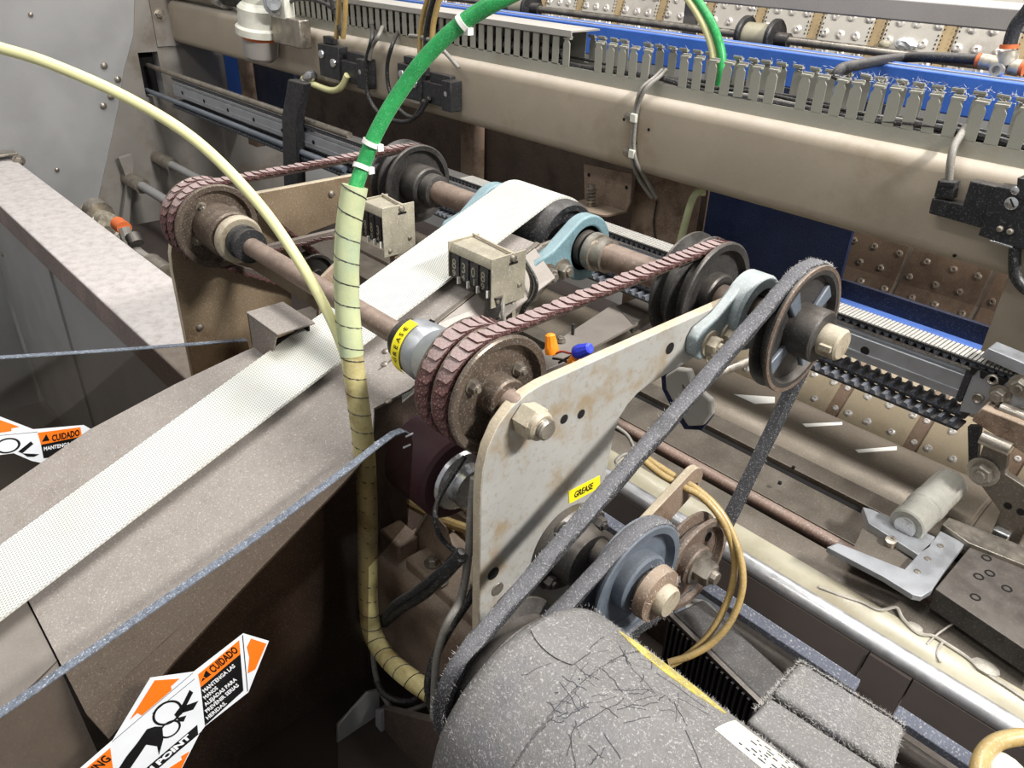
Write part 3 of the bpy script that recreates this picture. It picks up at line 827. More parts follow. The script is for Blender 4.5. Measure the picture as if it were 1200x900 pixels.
def onroll(x, y, y0, z0, r):
    d = ray(x, y); A = d.y ** 2 + d.z ** 2; Bq = 2 * (-d.y * y0 + d.z * (EYE.z - z0)); Cq = y0 ** 2 + (EYE.z - z0) ** 2 - r * r
    return EYE + d * ((-Bq - math.sqrt(max(0, Bq * Bq - 4 * A * Cq))) / 2 / A)


for ends in (((860, 462), (908, 465), (908, 472), (884, 473)), ((940, 496.5), (987, 494.5), (987, 497.5), (944, 500)), ((1002, 527), (1051, 523), (1051, 527), (1006, 530.5))):  # pale strips laid on the skin in place of reflections
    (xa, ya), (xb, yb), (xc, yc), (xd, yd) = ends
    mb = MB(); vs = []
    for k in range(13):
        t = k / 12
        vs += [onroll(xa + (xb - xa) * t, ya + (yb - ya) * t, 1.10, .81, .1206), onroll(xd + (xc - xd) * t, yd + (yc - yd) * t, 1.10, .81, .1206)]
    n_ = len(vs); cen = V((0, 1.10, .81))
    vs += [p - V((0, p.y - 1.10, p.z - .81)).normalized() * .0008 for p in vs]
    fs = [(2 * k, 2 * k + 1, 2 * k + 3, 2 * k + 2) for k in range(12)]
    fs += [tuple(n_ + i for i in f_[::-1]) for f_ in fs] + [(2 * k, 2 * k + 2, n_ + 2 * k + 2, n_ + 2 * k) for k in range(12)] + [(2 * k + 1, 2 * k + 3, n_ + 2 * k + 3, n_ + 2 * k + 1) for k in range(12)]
    mb.add(vs, fs).build('reflection_strip', 'tie', rl, label='pale strip standing for a reflection on the roller')


def dpt(s, y):
    d = ray(900, -117 + 1285 * s); return (y, 1.6 + y * d.z / d.y)


def zpt(s, z):
    d = ray(900, -117 + 1285 * s); return (d.y / d.z * (z - 1.6), z)


dk = thing('deck_plates', (-0.9, 0.9, 0.8), 'flat stained steel deck strips in front of the steel roller', 'deck')
A0 = zpt(.480, .905); A1 = zpt(.5065, .902)
MB().px([A0, A1, (A1[0], .87), (A0[0], .87)], -1.75, DX1).build('strip', 'deck', dk, bevel=.001)
B0 = zpt(.510, .893); B1 = zpt(.545, .885)
MB().px([B0, B1, (B1[0], .86), (B0[0], .86)], -1.75, DX1).build('strip', 'deck', dk, bevel=.001)
MB().px([zpt(.5065, .8935), zpt(.515, .8925), (B0[0] - .004, .88), (A1[0], .88)], DX0, DX1).build('shadow_gap', 'hole', dk)
MB().px([(A0[0] + .02, .68), (A1[0] - .2, .68), (A1[0] - .2, .62), (A0[0] + .02, .62)], DX0, DX1).build('lower_tray', 'darksheet', dk)
for p in ((914, 565), (930, 547), (1042, 580)):
    q = onp(*p, (0, A1[0], .9035), (0, 0, 1)); MB().cyl(q - V((0, 0, .003)), q + V((0, 0, .0005)), .003, 8).build('hole', 'hole', dk)
rp = MB(); c = zpt(.553, .89); rp.cyl((DX0, c[0], c[1]), (-.14, c[0], c[1]), .0095, 14)
rpo = rp.build('rusty_pipe', 'rustpipe', None); tag(rpo, 'thin rusty pipe lying along the front edge of the stained deck strips', 'pipe')
cgd = thing('cream_guard', (-0.5, .82, .86), 'glossy cream curved guard strip with smeared sealant behind the bright tube', 'guard')
cp = [zpt(.562, .892), zpt(.572, .893), zpt(.585, .890), zpt(.597, .885), zpt(.612, .874)]
MB().px(cp[2:] + [(y, z - .006) for y, z in cp[:1:-1]], DX0, DX1).build('curved_strip', 'cream', cgd)
MB().px([cp[0], cp[1], (cp[2][0], cp[2][1] - .0005), (cp[2][0], cp[2][1] - .006), (cp[0][0], cp[0][1] - .006)], DX0, DX1).build('stained_strip', 'deck', cgd, label='greyish brown upper strip')
for pts, r in (([(960, 688), (985, 698), (1010, 706), (1030, 715), (1050, 712), (1058, 725), (1075, 742), (1092, 745), (1105, 752), (1130, 768), (1142, 778)], .0022), ([(1142, 778), (1150, 780), (1160, 792), (1180, 805), (1205, 822)], .0026), ([(1105, 752), (1098, 765), (1102, 776)], .0016), ([(1086, 755), (1100, 742), (1118, 730), (1124, 724)], .0012)):
    MB().tube([onp(x, y, (0, cp[2][0], cp[2][1] + .0015), (0, -.35, .93)) for x, y in pts], r, 7, 5).build('sealant_bead', 'glue', cgd)
for p, s in (((1155, 782), (.016, .011, .004)), ((1072, 735), (.010, .007, .003))):
    MB().sphere(onp(*p, (0, cp[2][0], cp[2][1]), (0, -.35, .93)), 1, 10, s).build('sealant_blob', 'glue', cgd)
ct = MB(); c = zpt(.617, .905); ct.cyl((DX0, c[0], c[1]), (DX1, c[0], c[1]), .0125, 28)
cto = ct.build('bright_tube', 'chrome', None); tag(cto, 'bright round steel tube running diagonally through the lower right', 'tube')
# dark front wall below the tube, in three sheets, and its ledge
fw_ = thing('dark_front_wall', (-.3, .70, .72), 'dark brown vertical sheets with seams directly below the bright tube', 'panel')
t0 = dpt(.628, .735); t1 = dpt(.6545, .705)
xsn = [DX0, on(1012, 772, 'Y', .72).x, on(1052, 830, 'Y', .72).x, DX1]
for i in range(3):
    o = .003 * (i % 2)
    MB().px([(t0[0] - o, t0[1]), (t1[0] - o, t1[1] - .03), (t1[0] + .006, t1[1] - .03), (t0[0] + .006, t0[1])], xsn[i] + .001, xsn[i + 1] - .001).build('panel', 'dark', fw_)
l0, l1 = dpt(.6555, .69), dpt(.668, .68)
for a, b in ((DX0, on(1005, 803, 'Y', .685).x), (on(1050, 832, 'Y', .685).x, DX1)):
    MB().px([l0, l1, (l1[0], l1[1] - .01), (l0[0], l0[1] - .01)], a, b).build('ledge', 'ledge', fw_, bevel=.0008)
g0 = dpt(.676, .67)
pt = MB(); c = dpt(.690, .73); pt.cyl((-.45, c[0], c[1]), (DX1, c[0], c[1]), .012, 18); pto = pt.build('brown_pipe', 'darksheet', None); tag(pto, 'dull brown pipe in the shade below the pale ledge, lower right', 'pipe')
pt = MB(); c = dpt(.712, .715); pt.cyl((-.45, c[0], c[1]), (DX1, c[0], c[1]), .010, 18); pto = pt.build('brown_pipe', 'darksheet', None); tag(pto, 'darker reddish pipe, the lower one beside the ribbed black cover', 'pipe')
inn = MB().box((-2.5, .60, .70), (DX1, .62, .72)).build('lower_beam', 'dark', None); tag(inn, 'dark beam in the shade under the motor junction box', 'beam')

# fork bracket with frosted tube
fk = thing('fork_bracket', (-.2, .9, .90), 'shiny aluminium fork bracket with two prongs, lower right', 'bracket')
FZ = .935
f = lambda x, y: on(x, y, 'Z', FZ)
MB().prism([f(*p) for p in ((1011, 594), (1020, 596), (1096, 629), (1090, 641), (1076, 650), (1018, 613))], (0, 0, -.010)).build('upper_prong', 'alu', fk, bevel=.0008)
MB().prism([f(*p) for p in ((969, 641), (982, 636), (1060, 667), (1080, 645), (1095, 632), (1102, 622), (1131, 637), (1105, 672), (1092, 692), (1080, 699), (1070, 697), (1036, 676))], (0, 0, -.008)).build('u_plate', 'alu', fk, bevel=.0008)
MB().prism([f(*p) + V((0, 0, -.011)) for p in ((1014, 610), (1074, 650), (1060, 666), (1000, 640))], (0, 0, -.02)).build('back_plate', 'deck', fk)
q = on(1043, 639, 'Z', FZ - .012); MB().lathe(q, (0, -.3, 1), [(-.004, .007), (.012, .007), (.0125, .003), (.011, .003)], 14).build('screw', 'steel', fk)
for p in ((1102, 640), (1087, 655), (1075, 670)):
    q = on(*p, 'Z', FZ); MB().lathe(q, (0, 0, 1), [(-.001, .004), (.0012, .0038), (.0016, .002)], 12).build('rivet', 'steel', fk)
ft = thing('frosted_tube', (-.2, .98, .92), 'hazy grey plastic tube standing behind the aluminium fork bracket', 'tube')
ta, tb_ = on(1062, 616, 'Z', .945), on(1113, 567, 'Y', 1.045)
ax_ = (tb_ - ta)
MB().lathe(ta, ax_, [(0, .021), (.002, .023), (ax_.length * .36, .023), (ax_.length * .37, .024), (ax_.length * .55, .024), (ax_.length * .56, .023), (ax_.length, .023), (ax_.length + .003, .018)], 32).build('tube_body', 'frosttube', ft)
MB().lathe(ta - ax_.normalized() * .004, ax_, [(0, .014), (.006, .014)], 20).build('end_plug', 'bright', ft)
gbk = thing('guide_block', (-.1, .95, .86), 'dark steel block with sunk screw holes beside the fork bracket, right edge', 'block')
MB().prism([f(*p) for p in ((1096, 690), (1140, 637), (1230, 676), (1230, 780))], (0, 0, -.03)).build('block_body', 'castiron', gbk, bevel=.001)
MB().prism([on(x, y, 'Z', FZ + .006) for x, y in ((1104, 614), (1112, 606), (1190, 636), (1225, 652), (1225, 672), (1135, 636))], (0, 0, -.012)).build('edge_rail', 'steel', gbk, bevel=.001)
for p in ((1156, 654), (1147, 676), (1160, 672), (1143, 700), (1180, 690)):
    q = on(*p, 'Z', FZ); MB().lathe(q, (0, 0, 1), [(-.002, .006), (.0008, .006), (.0008, .0042), (-.001, .004)], 14).build('screw_hole', 'hole', gbk)
wr_ = thing('slim_bar', (-.1, .86, .9), 'thin dusty bar with pale marked strip, far right below the fork', 'bar')
s0, s1 = on(1090, 690, 'Z', .90), on(1215, 760, 'Z', .90)
MB().cyl(s0 + V((.01, .004, 0)), s1 + V((0, .004, 0)), .006, 10).build('rod', 'rustpipe', wr_)
for i in range(4):
    a = s0.lerp(s1, .12 + i * .22); b = s0.lerp(s1, .30 + i * .22); MB().box((a.x, a.y - .018, .893), (b.x, a.y - .010, .897)).build('pale_strip', 'cream', wr_)

# ================================================================== CONVEYOR
FY, FZ_ = 0.425, 1.223      # front shaft axis
RYS, RZS = 0.774, 1.226     # rear shaft axis
ang = math.radians(20.8); sA, cA = math.sin(ang), math.cos(ang)
PR = 0.055
bedn = V((0, -sA, cA))
def beltz(y): return 0.98982 + math.tan(ang) * y
def bz(y): return beltz(y) - 0.013
def B(x, y, d=0): return V((x, y, bz(y) + d))

cv = thing('conveyor', (-0.78, 0.25, 0.7), 'dusty sloping sheet metal conveyor bed under the white belt', 'conveyor')
up = [(-.952, .042), (-.951, .176), (-.924, .28), (-.892, .368), (-.86, .43), (-.86, .70), (-.692, .70), (-.692, .50), (-.640, .462), (-.637, .444), (-.650, .402), (-.615, .376), (-.609, .365), (-.587, .195), (-.574, .042)]
MB().prism([B(x, y) for x, y in up], -bedn * .003).build('bed_plate', 'bed', cv)
lo = [(-.97, -.30), (-.962, .0405), (-.655, .0405), (-.648, .0), (-.64, -.30)]
MB().prism([B(x, y, -.003) for x, y in lo], -bedn * .003).build('bed_plate', 'bedlow', cv)
# folded right flange, tapering away uphill
def fl(x, y, d): return V((x, y, bz(y) - d))
fo = [on(128, 866, 'X', -.549), on(205, 774, 'X', -.562), on(300, 672, 'X', -.576), on(400, 568, 'X', -.592), on(448, 516, 'X', -.604)]
fi = [fl(-.574, .042, 0), fl(-.580, .12, 0), fl(-.588, .20, 0), fl(-.602, .31, 0), fl(-.610, .372, 0)]
mb = MB(); vs = fi + fo + [p - V((0, 0, .003)) for p in fi + fo]
mb.add(vs, [(i, i + 1, i + 6, i + 5) for i in range(4)] + [(10 + i, 15 + i, 16 + i, 11 + i) for i in range(4)] + [(5 + i, 6 + i, 16 + i, 15 + i) for i in range(4)] + [(0, 5, 15, 10), (4, 14, 19, 9)])
mb.build('side_flange', 'bed', cv, smooth=20)
MB().prism([fl(-.655, .0405, .004), fl(-.64, -.30, .004), fl(-.575, -.30, .06), fl(-.58, .0405, .06)], (-.003, 0, 0)).build('side_flange', 'bedlow', cv)
MB().px([(-.3, .60), (.45, .60), (.45, bz(.45) - .012), (-.3, bz(-.3) - .012)], -.668, -.664).build('side_panel', 'darksheet', cv)
MB().px([(-.3, .60), (.70, .72), (.70, bz(.70) - .004), (-.3, bz(-.3) - .012)], -.852, -.848).build('side_panel', 'darksheet', cv)
# head frame beside the belt
MB().px([(.44, bz(.44)), (.70, bz(.70)), (.735, 1.245), (.745, 1.20), (.70, 1.165), (.46, bz(.46) - .05)], -.700, -.695).build('head_plate', 'deck', cv, bevel=.001)
MB().prism([B(-.703, .50, .0005), B(-.703, .70, .0005), B(-.696, .70, .0005), B(-.696, .50, .0005)], bedn * .003).build('edge_rail', 'deck', cv, bevel=.0008)
MB().prism([B(-.695, .53, 0), B(-.695, .69, 0), B(-.655, .69, -.028), B(-.655, .50, -.022)], bedn * .002).build('side_shelf', 'bedlow', cv)
MB().px([(.46, bz(.46)), (.70, bz(.70)), (.74, 1.21), (.70, 1.165), (.46, bz(.46) - .05)], -.862, -.857).build('head_plate', 'deck', cv, bevel=.001)
for p in ((451, 427), (455, 470), (452, 412)):
    q = onp(*p, B(0, .4), bedn)
    MB().lathe(q, bedn, [(0, .0048), (.0018, .004), (.0026, .0015)], 12).build('rivet', 'steel', cv)
# head roller
MB().lathe((-.845, RYS, RZS), (1, 0, 0), [(0, .02), (.002, PR - .004), (.008, PR), (.125, PR), (.131, PR - .004), (.131, PR - .012), (.124, PR - .014), (.124, .02)], 40).build('head_roller', 'black', cv)
MB().lathe((-.25 * 0 - .845, -.254, .834), (1, 0, 0), [(0, .02), (.002, PR), (.131, PR), (.133, .02)], 32).build('tail_roller', 'castiron', cv)

mb = MB()
path = loop_path([(-.254, .834, PR), (RYS, RZS, PR)])
sweep_loop(mb, path, [(-.0515, 0), (.0515, 0), (.0515, .003), (-.0515, .003)], -.787)
wb = mb.build('conveyor_belt', 'belt', None, smooth=50); tag(wb, 'long white woven conveyor belt sloping up to the rear shaft', 'belt')
# hood block on the left of the bed
hb = thing('belt_guide_hood', (-.86, .41, 1.12), 'dusty tan sheet metal box with an open dark end, left of the white belt', 'box')
bx0, bx1, by0, by1, bt = -.893, -.812, .375, .425, 1.168
b_lo = lambda y: bz(y) + .0005
MB().px([(by0, b_lo(by0)), (by1, b_lo(by1)), (by1, bt), (by0, bt)], bx0, bx0 + .002).build('end_wall', 'bed', hb)
MB().prism([(bx0, by0, b_lo(by0)), (bx1 - .03, by0, b_lo(by0)), (bx1 - .004, by0, bt - .002), (bx0, by0, bt - .002)], (0, .002, 0)).build('front_wall', 'bed', hb)
MB().box((bx0 - .001, by0 - .001, bt - .002), (bx1, by1 + .001, bt + .0005)).build('top_sheet', 'bed', hb, bevel=.0008)
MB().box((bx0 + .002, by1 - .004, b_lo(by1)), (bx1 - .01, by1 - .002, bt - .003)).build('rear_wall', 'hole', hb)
# left support bar under the front shaft
lb = thing('support_bar', (-.98, .47, 1.15), 'yellowish brown flat bar running beneath the front shaft on the left', 'bar')
MB().box((-1.10, .465, 1.150), (-.875, .473, 1.196)).build('bar_plate', 'lplate', lb, bevel=.001)
MB().px([(.46, 1.13), (.53, 1.15), (.53, 1.20), (.50, 1.215), (.47, 1.196)], -.876, -.870).build('end_tab', 'casting', lb, bevel=.001)

# ================================================================== SIDE PLATES
rp_ = thing('bearing_plate', (-.44, .5, .93), 'light grey steel side plate with long arm, large nut and yellow GREASE label', 'side plate')
out = [(.377, .93), (.377, 1.150), (.379, 1.175), (.385, 1.197), (.396, 1.216), (.411, 1.229), (.430, 1.237), (.450, 1.240), (.752, 1.240), (.757, 1.234), (.752, 1.195), (.698, 1.184), (.640, 1.180), (.614, 1.178), (.597, 1.174), (.582, 1.166), (.571, 1.154), (.565, 1.138), (.562, 1.113), (.553, 1.04), (.553, .93)]
mb = MB(); mb.prism([(-.435, y, z) for y, z in out], (-.012, 0, 0))
mb.mi = [0, 0] + [1] * len(out)
mb.build('plate', ['plate', 'plateedge'], rp_, bevel=.0012)
for p, r in (((661, 491), .0045), ((681, 485), .0045), ((785, 408), .006), ((578, 672), .0065)):
    q = on(*p, 'X', -.4348)
    MB().lathe(q - V((.006, 0, 0)), (1, 0, 0), [(0, r * .8), (.0062, r * .85), (.0064, r * 1.15), (.0064, r * .2)], 14).build('hole', 'hole', rp_)
q = on(583, 690, 'X', -.4345); MB().lathe(q, (1, 0, 0), [(0, .008), (.001, .0075), (.001, .004)], 14).build('screw_hole', 'steel', rp_, label='bright screw hole with a rust ring')

def grease(parent, p_bl, p_br, p_tl, nrm, m_=.0006, size=.0085, s='GREASE'):
    """yellow label from three corners, with black lettering"""
    a, b, c = V(p_bl), V(p_br), V(p_tl); nrm = V(nrm).normalized()
    lb_ = MB().prism([a, b, b + (c - a), c], nrm * m_).build('label', 'yellow', parent, label='yellow label reading GREASE', smooth=0)
    x = (b - a); h = (c - a).length
    fm = frame(a + x * .14 + (c - a) * .28 + nrm * (m_ + .0003), x, nrm)
    text(s, h * .66, lb_, fm, 'ink', .02 * h, width=x.length * .6)
grease(rp_, on(667, 590, 'X', -.435), on(703, 571, 'X', -.435), on(666, 576, 'X', -.435), (1, 0, 0))

nt = thing('shaft_nut', (-.42, .427, 1.2145), 'large dusty tan hex nut on the threaded front shaft end at the grey side plate', 'nut')
NA = (-.4345, .427, 1.2145)
MB().lathe(NA, (1, 0, 0), [(0, .0155), (.0025, .0155)], 6).build('nut_base', 'nut', nt)
nbd = MB().lathe(NA, (1, 0, 0), [(.0015, .0165), (.019, .0165), (.0205, .0145), (.0225, .0145), (.024, .011)], 6).build('nut_body', 'nut', nt)
MB().lathe(NA, (1, 0, 0), [(.018, .0145), (.0235, .0142), (.026, .0118), (.026, .008)], 28).build('nylon_collar', 'nut', nbd)
MB().lathe(NA, (1, 0, 0), [(.02, .0096)] + [(.024 + .0014 * i, .0102 if i % 2 else .0092) for i in range(6)] + [(.0325, .0086)], 24).build('thread_end', 'steel', nbd)

lp = thing('bearing_plate', (-1.14, .5, .95), 'brown stained steel side plate carrying the left pulleys', 'side plate')
out2 = [(.372, .86), (.372, 1.150), (.374, 1.175), (.380, 1.197), (.391, 1.216), (.406, 1.229), (.425, 1.237), (.445, 1.240), (.80, 1.240), (.82, 1.22), (.80, 1.185), (.64, 1.165), (.60, 1.16), (.575, 1.15), (.558, 1.12), (.55, .96), (.55, .86)]
mb = MB(); mb.prism([(-1.130, y, z) for y, z in out2], (-.012, 0, 0)); mb.mi = [0, 0] + [1] * len(out2)
mb.build('plate', ['lplate', 'plateedge'], lp, bevel=.0012)
for p in ((234, 383), (388, 227)):
    MB().lathe(on(*p, 'X', -1.1298), (1, 0, 0), [(0, .006), (.004, .005), (.0055, .0015)], 12).build('screw', 'steel', lp)

# ================================================================== SHAFTS
fs = MB(); fs.lathe((-1.13, FY, FZ_), (1, 0, 0), [(0, .0125), (.69, .0125), (.6945, .0115)], 28)
fso = fs.build('front_shaft', 'shaft', None); tag(fso, 'brown rusty front shaft crossing above the white belt', 'shaft')
mb = MB(); mb.lathe((-1.14, RYS, RZS), (1, 0, 0), [(0, .0185), (.828, .0185), (.833, .0165)], 32)
rso = thing('rear_shaft', (-.72, RYS, RZS), 'thick rear shaft through the belt roller, its tan stub sticking out at right', 'shaft')
mb = MB(); mb.lathe((-1.15, RYS, RZS), (1, 0, 0), [(0, .0185), (.79, .0185)], 32); mb.build('shaft_body', 'shaft', rso)
mb = MB(); mb.lathe((-.36, RYS, RZS), (1, 0, 0), [(0, .0178), (.052, .0178), (.0545, .0155)], 32); mb.build('stub_end', 'nut', rso)
mb = MB(); mb.box((-.322, RYS - .0225, RZS - .003), (-.309, RYS - .016, RZS + .003)); mb.build('key', 'nut', rso)

# front shaft collar and flange bearing with label
cb_ = thing('flange_bearing', (-.575, FY, FZ_), 'grey flange bearing on the front shaft with yellow GREASE label and black collar', 'bearing')
MB().lathe((-.618, FY, FZ_), (1, 0, 0), [(0, .014), (0, .021), (.003, .0235), (.014, .0235), (.017, .021)], 28).build('collar', 'black', cb_)
MB().lathe((-.603, FY, FZ_), (1, 0, 0), [(0, .022), (.004, .029), (.030, .031), (.036, .028), (.040, .030), (.078, .030)], 36).build('housing', 'alu', cb_)
for k in range(5):
    a = 1.0 + k * 1.15; MB().cyl((-.590, FY + math.cos(a) * .0285, FZ_ + math.sin(a) * .0285), (-.590, FY + math.cos(a) * .0315, FZ_ + math.sin(a) * .0315), .003, 8).build('set_screw', 'hole', cb_)
# the label wraps round the housing
a0_, a1_ = 1.75, 3.85   # angles in the y-z plane
mb = MB(); vs = []; K = 20
for i in range(K + 1):
    a = a0_ + (a1_ - a0_) * i / K
    for x in (-.5975, -.5835): vs.append((x, FY + math.cos(a) * .0316, FZ_ + math.sin(a) * .0316))
mb.add(vs, [(2 * i, 2 * i + 1, 2 * i + 3, 2 * i + 2) for i in range(K)])
vs = [V((x, FY + math.cos(a) * .0322, FZ_ + math.sin(a) * .0322)) for a in (a1_ - .05, a1_ + .25) for x in (-.603, -.592)]
mb.add(vs, [(0, 1, 3, 2)])
wl0 = mb.build('label', 'yellow', cb_, label='yellow wrap label reading GREASE', smooth=60)
for i, ch in enumerate('GREASE'):
    a = 3.32 - i * .225
    t_ = V((0, math.sin(a), -math.cos(a))); nn = V((0, math.cos(a), math.sin(a)))
    p = V((-.5865, FY, FZ_)) + nn * .0323
    text(ch, .0085, wl0, frame(p, t_, nn), 'ink', .00015)

# ================================================================== TWIST-LINK BELTS
lk = MB()
lk.prism([(-.0088, -.0085, -.0012), (.0088, -.0085, -.0012), (.0092, .002, .0009), (.0064, .0074, .0015), (-.0064, .0074, .0015), (-.0092, .002, .0009)], (0, 0, -.0042))
me_lk = lk.mesh('link', mats=[MAT['redbelt']], smooth=0)


def link_belt(name, x, circs, label):
    t = thing(name, (x, circs[0][0], circs[0][1]), label, 'link belt')
    for p, n in even_path(loop_path(circs), .0115):
        tg = V((0, -n.y, n.x)); nn = V((0, n.x, n.y))
        fm = frame((x + random.uniform(-.0008, .0008), p.x, p.y), tg.cross(nn), nn)
        fm = fm @ Matrix.Rotation(random.uniform(-.1, .1), 4, 'Y') @ Matrix.Rotation(random.uniform(-.06, .06), 4, 'X')
        piece(me_lk, 'link', t, fm)
    mb = MB(); sweep_loop(mb, loop_path(circs), [(-.005, -.010), (.005, -.010), (.008, -.002), (-.008, -.002)], x)
    mb.build('core', 'darksheet', t)
    return t


vpulley('belt_pulley', -.463, FY, FZ_, .060, 2, .0255, 'brown two-groove pulley wrapped in red link belts behind the grey side plate', m='pulley', hub=(.021, .010), bolts=3)
link_belt('link_belt', -.482, [(FY, FZ_, .0595), (RYS, RZS, .0655)], 'red twist-link belt with lint, from front pulley to rear shaft at right')
link_belt('link_belt', -.5075, [(.52, 1.085, .032), (FY, FZ_, .0595)], 'inner red link belt on the right front pulley, running downward')
vpulley('lower_pulley', -.490, .52, 1.085, .034, 1, .024, 'small dark pulley hidden low behind the grey side plate', m='castiron', hub=(.012, .006))
vpulley('belt_pulley', -.466, RYS, RZS, .068, 2, .0225, 'dark two-groove pulley on the rear shaft next to the grey side plate', m='castiron', hub=(.03, .004))

vpulley('belt_pulley', -1.066, FY, FZ_, .060, 2, .0255, 'large brown pulley with red link belts on the left plate', m='pulley', hub=(.0, .0) if 0 else (.034, .05), bolts=4)
cl_ = thing('shaft_collar', (-1.0, FY, FZ_), 'tan flange hub with black locking collar on the left end of the front shaft', 'collar')
MB().lathe((-1.012, FY, FZ_), (1, 0, 0), [(0, .030), (.006, .033), (.014, .033), (.018, .030)], 32).build('tan_ring', 'nut', cl_)
MB().lathe((-.996, FY, FZ_), (1, 0, 0), [(0, .022), (.004, .0235), (.012, .0235), (.013, .021), (.018, .021), (.022, .023), (.03, .023), (.032, .014)], 32).build('black_collar', 'black', cl_)
link_belt('link_belt', -1.0845, [(FY, FZ_, .0595), (RYS, RZS, .0625)], 'red twist-link belt from the left front pulley back to the black pulley')
link_belt('link_belt', -1.110, [(.585, 1.10, .034), (FY, FZ_, .0595)], 'dark link belt on the left pulley running down to a hidden pulley')
vpulley('lower_pulley', -1.094, .585, 1.10, .036, 1, .024, 'small dark pulley low beside the brown left plate', m='castiron', hub=(.012, .006))
vpulley('belt_pulley', -1.062, RYS, RZS, .065, 2, .0225, 'black two-groove pulley on the left end of the rear shaft', m='castiron', hub=(.034, .03))
MB().lathe((-1.030, RYS, RZS), (1, 0, 0), [(0, .026), (.02, .026), (.022, .02)], 28).build('rear_collar', 'castiron', rso)

# ================================================================== HANGER BEARINGS (ring with two-bolt arm)
def hanger(x, w_, label, m, by):
    t = thing('hanger_bearing', (x, RYS, RZS), label, 'bearing')
    # body: ring blended into an arm towards -Y
    outl = []
    R0 = .046
    for i in range(25):
        a = -2.25 + 4.5 * i / 24
        outl.append((RYS + R0 * math.cos(a), RZS + R0 * math.sin(a)))
    outl += [(by[0] + .012, RZS + .012), (by[0] - .018, RZS + .004), (by[0] - .026, RZS - .006), (by[0] - .024, RZS - .028), (by[0] - .012, RZS - .036), (by[0] + .03, RZS - .036)]
    n = len(outl)
    hole = [(RYS + .031 * math.cos(2 * PI * i / 36), RZS + .031 * math.sin(2 * PI * i / 36)) for i in range(36)]
    bm = bmesh.new()
    def ringv(xx, pts): return [bm.verts.new((xx, y, z)) for y, z in pts]
    ao, ah = ringv(x + w_ / 2, outl), ringv(x + w_ / 2, hole)
    eo = [bm.edges.new((ao[i], ao[(i + 1) % n])) for i in range(n)] + [bm.edges.new((ah[i], ah[(i + 1) % 36])) for i in range(36)]
    r = bmesh.ops.triangle_fill(bm, use_beauty=True, use_dissolve=False, edges=eo)
    fcs = [f_ for f_ in r['geom'] if isinstance(f_, bmesh.types.BMFace)]
    ex = bmesh.ops.extrude_face_region(bm, geom=fcs)
    for vv in ex['geom']:
        if isinstance(vv, bmesh.types.BMVert): vv.co.x -= w_
    bmesh.ops.recalc_face_normals(bm, faces=bm.faces)
    mb = MB(); bm.verts.index_update()
    mb.add([vv.co.copy() for vv in bm.verts], [tuple(vv.index for vv in f_.verts) for f_ in bm.faces]); bm.free()
    mb.build('housing', m, t, bevel=.003, smooth=50, seg=3)
    MB().lathe((x - w_ / 2, RYS, RZS), (1, 0, 0), [(.003, .0315), (.003, .02), (w_ + .004, .0205), (w_ + .004, .024), (w_ - .004, .0255), (w_ - .004, .0315)], 36).build('inner_race', 'castiron', t)
    for y in by:
        MB().bolt((x + w_ / 2 + .001, y, RZS - .018), (1, 0, 0), .0105, .011).build('bolt', 'nut' if m == 'bearing2' else 'steel', t)
    return t


hanger(-.688, .020, 'pale blue hanger bearing around the rear shaft right of the white belt', 'bearing', (.697, .725))
hanger(-.4275, .014, 'grey-blue dusty hanger bearing bolted to the arm of the grey side plate', 'bearing2', (.698, .733))
MB().lathe((-.434, RYS, RZS), (1, 0, 0), [(0, .0315), (0, .046), (.022, .046), (.026, .043), (.027, .0315)], 40, cap=False).build('ring_boss', 'bearing2', bpy.data.objects['hanger_bearing.001'])
hanger(-.872, .020, 'pale blue hanger bearing partly hidden by the left edge of the white belt', 'bearing', (.702, .731))
MB().lathe((-.668, RYS, RZS), (1, 0, 0), [(0, .026), (.012, .026), (.013, .0225), (.03, .0225), (.031, .019)], 28).build('locking_collar', 'steel', rso)

# ================================================================== BIG LINTY V-BELT, MOTOR PULLEYS, IDLERS
MY, MZ, MR = 0.338, 0.988, 0.110
rpul = vpulley('drive_pulley', -.350, RYS - .002, RZS + .002, .074, 1, .017, 'linty V-belt pulley on the rear shaft stub, nearest on the right', m='castiron', hub=(.030, .022))
MB().lathe((-.3505, RYS - .002, RZS + .002), (1, 0, 0), [(-.001, .0742), (.0008, .0735), (.0008, .069), (-.001, .069)], 56, cap=False).build('rim_edge', 'rust', rpul)
for k in range(4):
    a = k * PI / 2 + .6
    MB().prism([(-.3605, RYS + math.cos(a + s * .25) * r_, RZS + math.sin(a + s * .25) * r_) for s, r_ in ((-1, .028), (1, .028), (.7, .062), (-.7, .062))], (.006, 0, 0)).build('spoke', 'bluegrey', rpul, bevel=.002)
vpulley('idler_pulley', -.350, .639, .962, .061, 1, .017, 'rusty brown idler pulley with a hex bolt, right of the blue-grey pulley', m='rust', hub=(.026, .002))
idl = bpy.data.objects['idler_pulley']
MB().bolt((-.347, .639, .962), (1, 0, 0), .0155, .018).build('bolt', 'steel', idl)
MB().lathe((-.3595, .639 + .030, .962 + .022), (1, 0, 0), [(0, .006), (.0012, .006), (.0012, .004)], 12).build('hole', 'hole', idl)
gp = vpulley('idler_pulley', -.336, .507, 1.030, .0655, 1, .017, 'blue-grey pulley with a thick linty shaft end, above the motor', m='bluegrey', hub=(.034, .006))
gs = thing('pulley_shaft', (-.33, .507, 1.03), 'dirty lint-caked shaft end with collar in the blue-grey pulley', 'shaft')
MB().lathe((-.326, .507, 1.03), (1, 0, 0), [(0, .024), (.004, .030), (.016, .029), (.018, .018)], 24).build('collar', 'casting', gs)
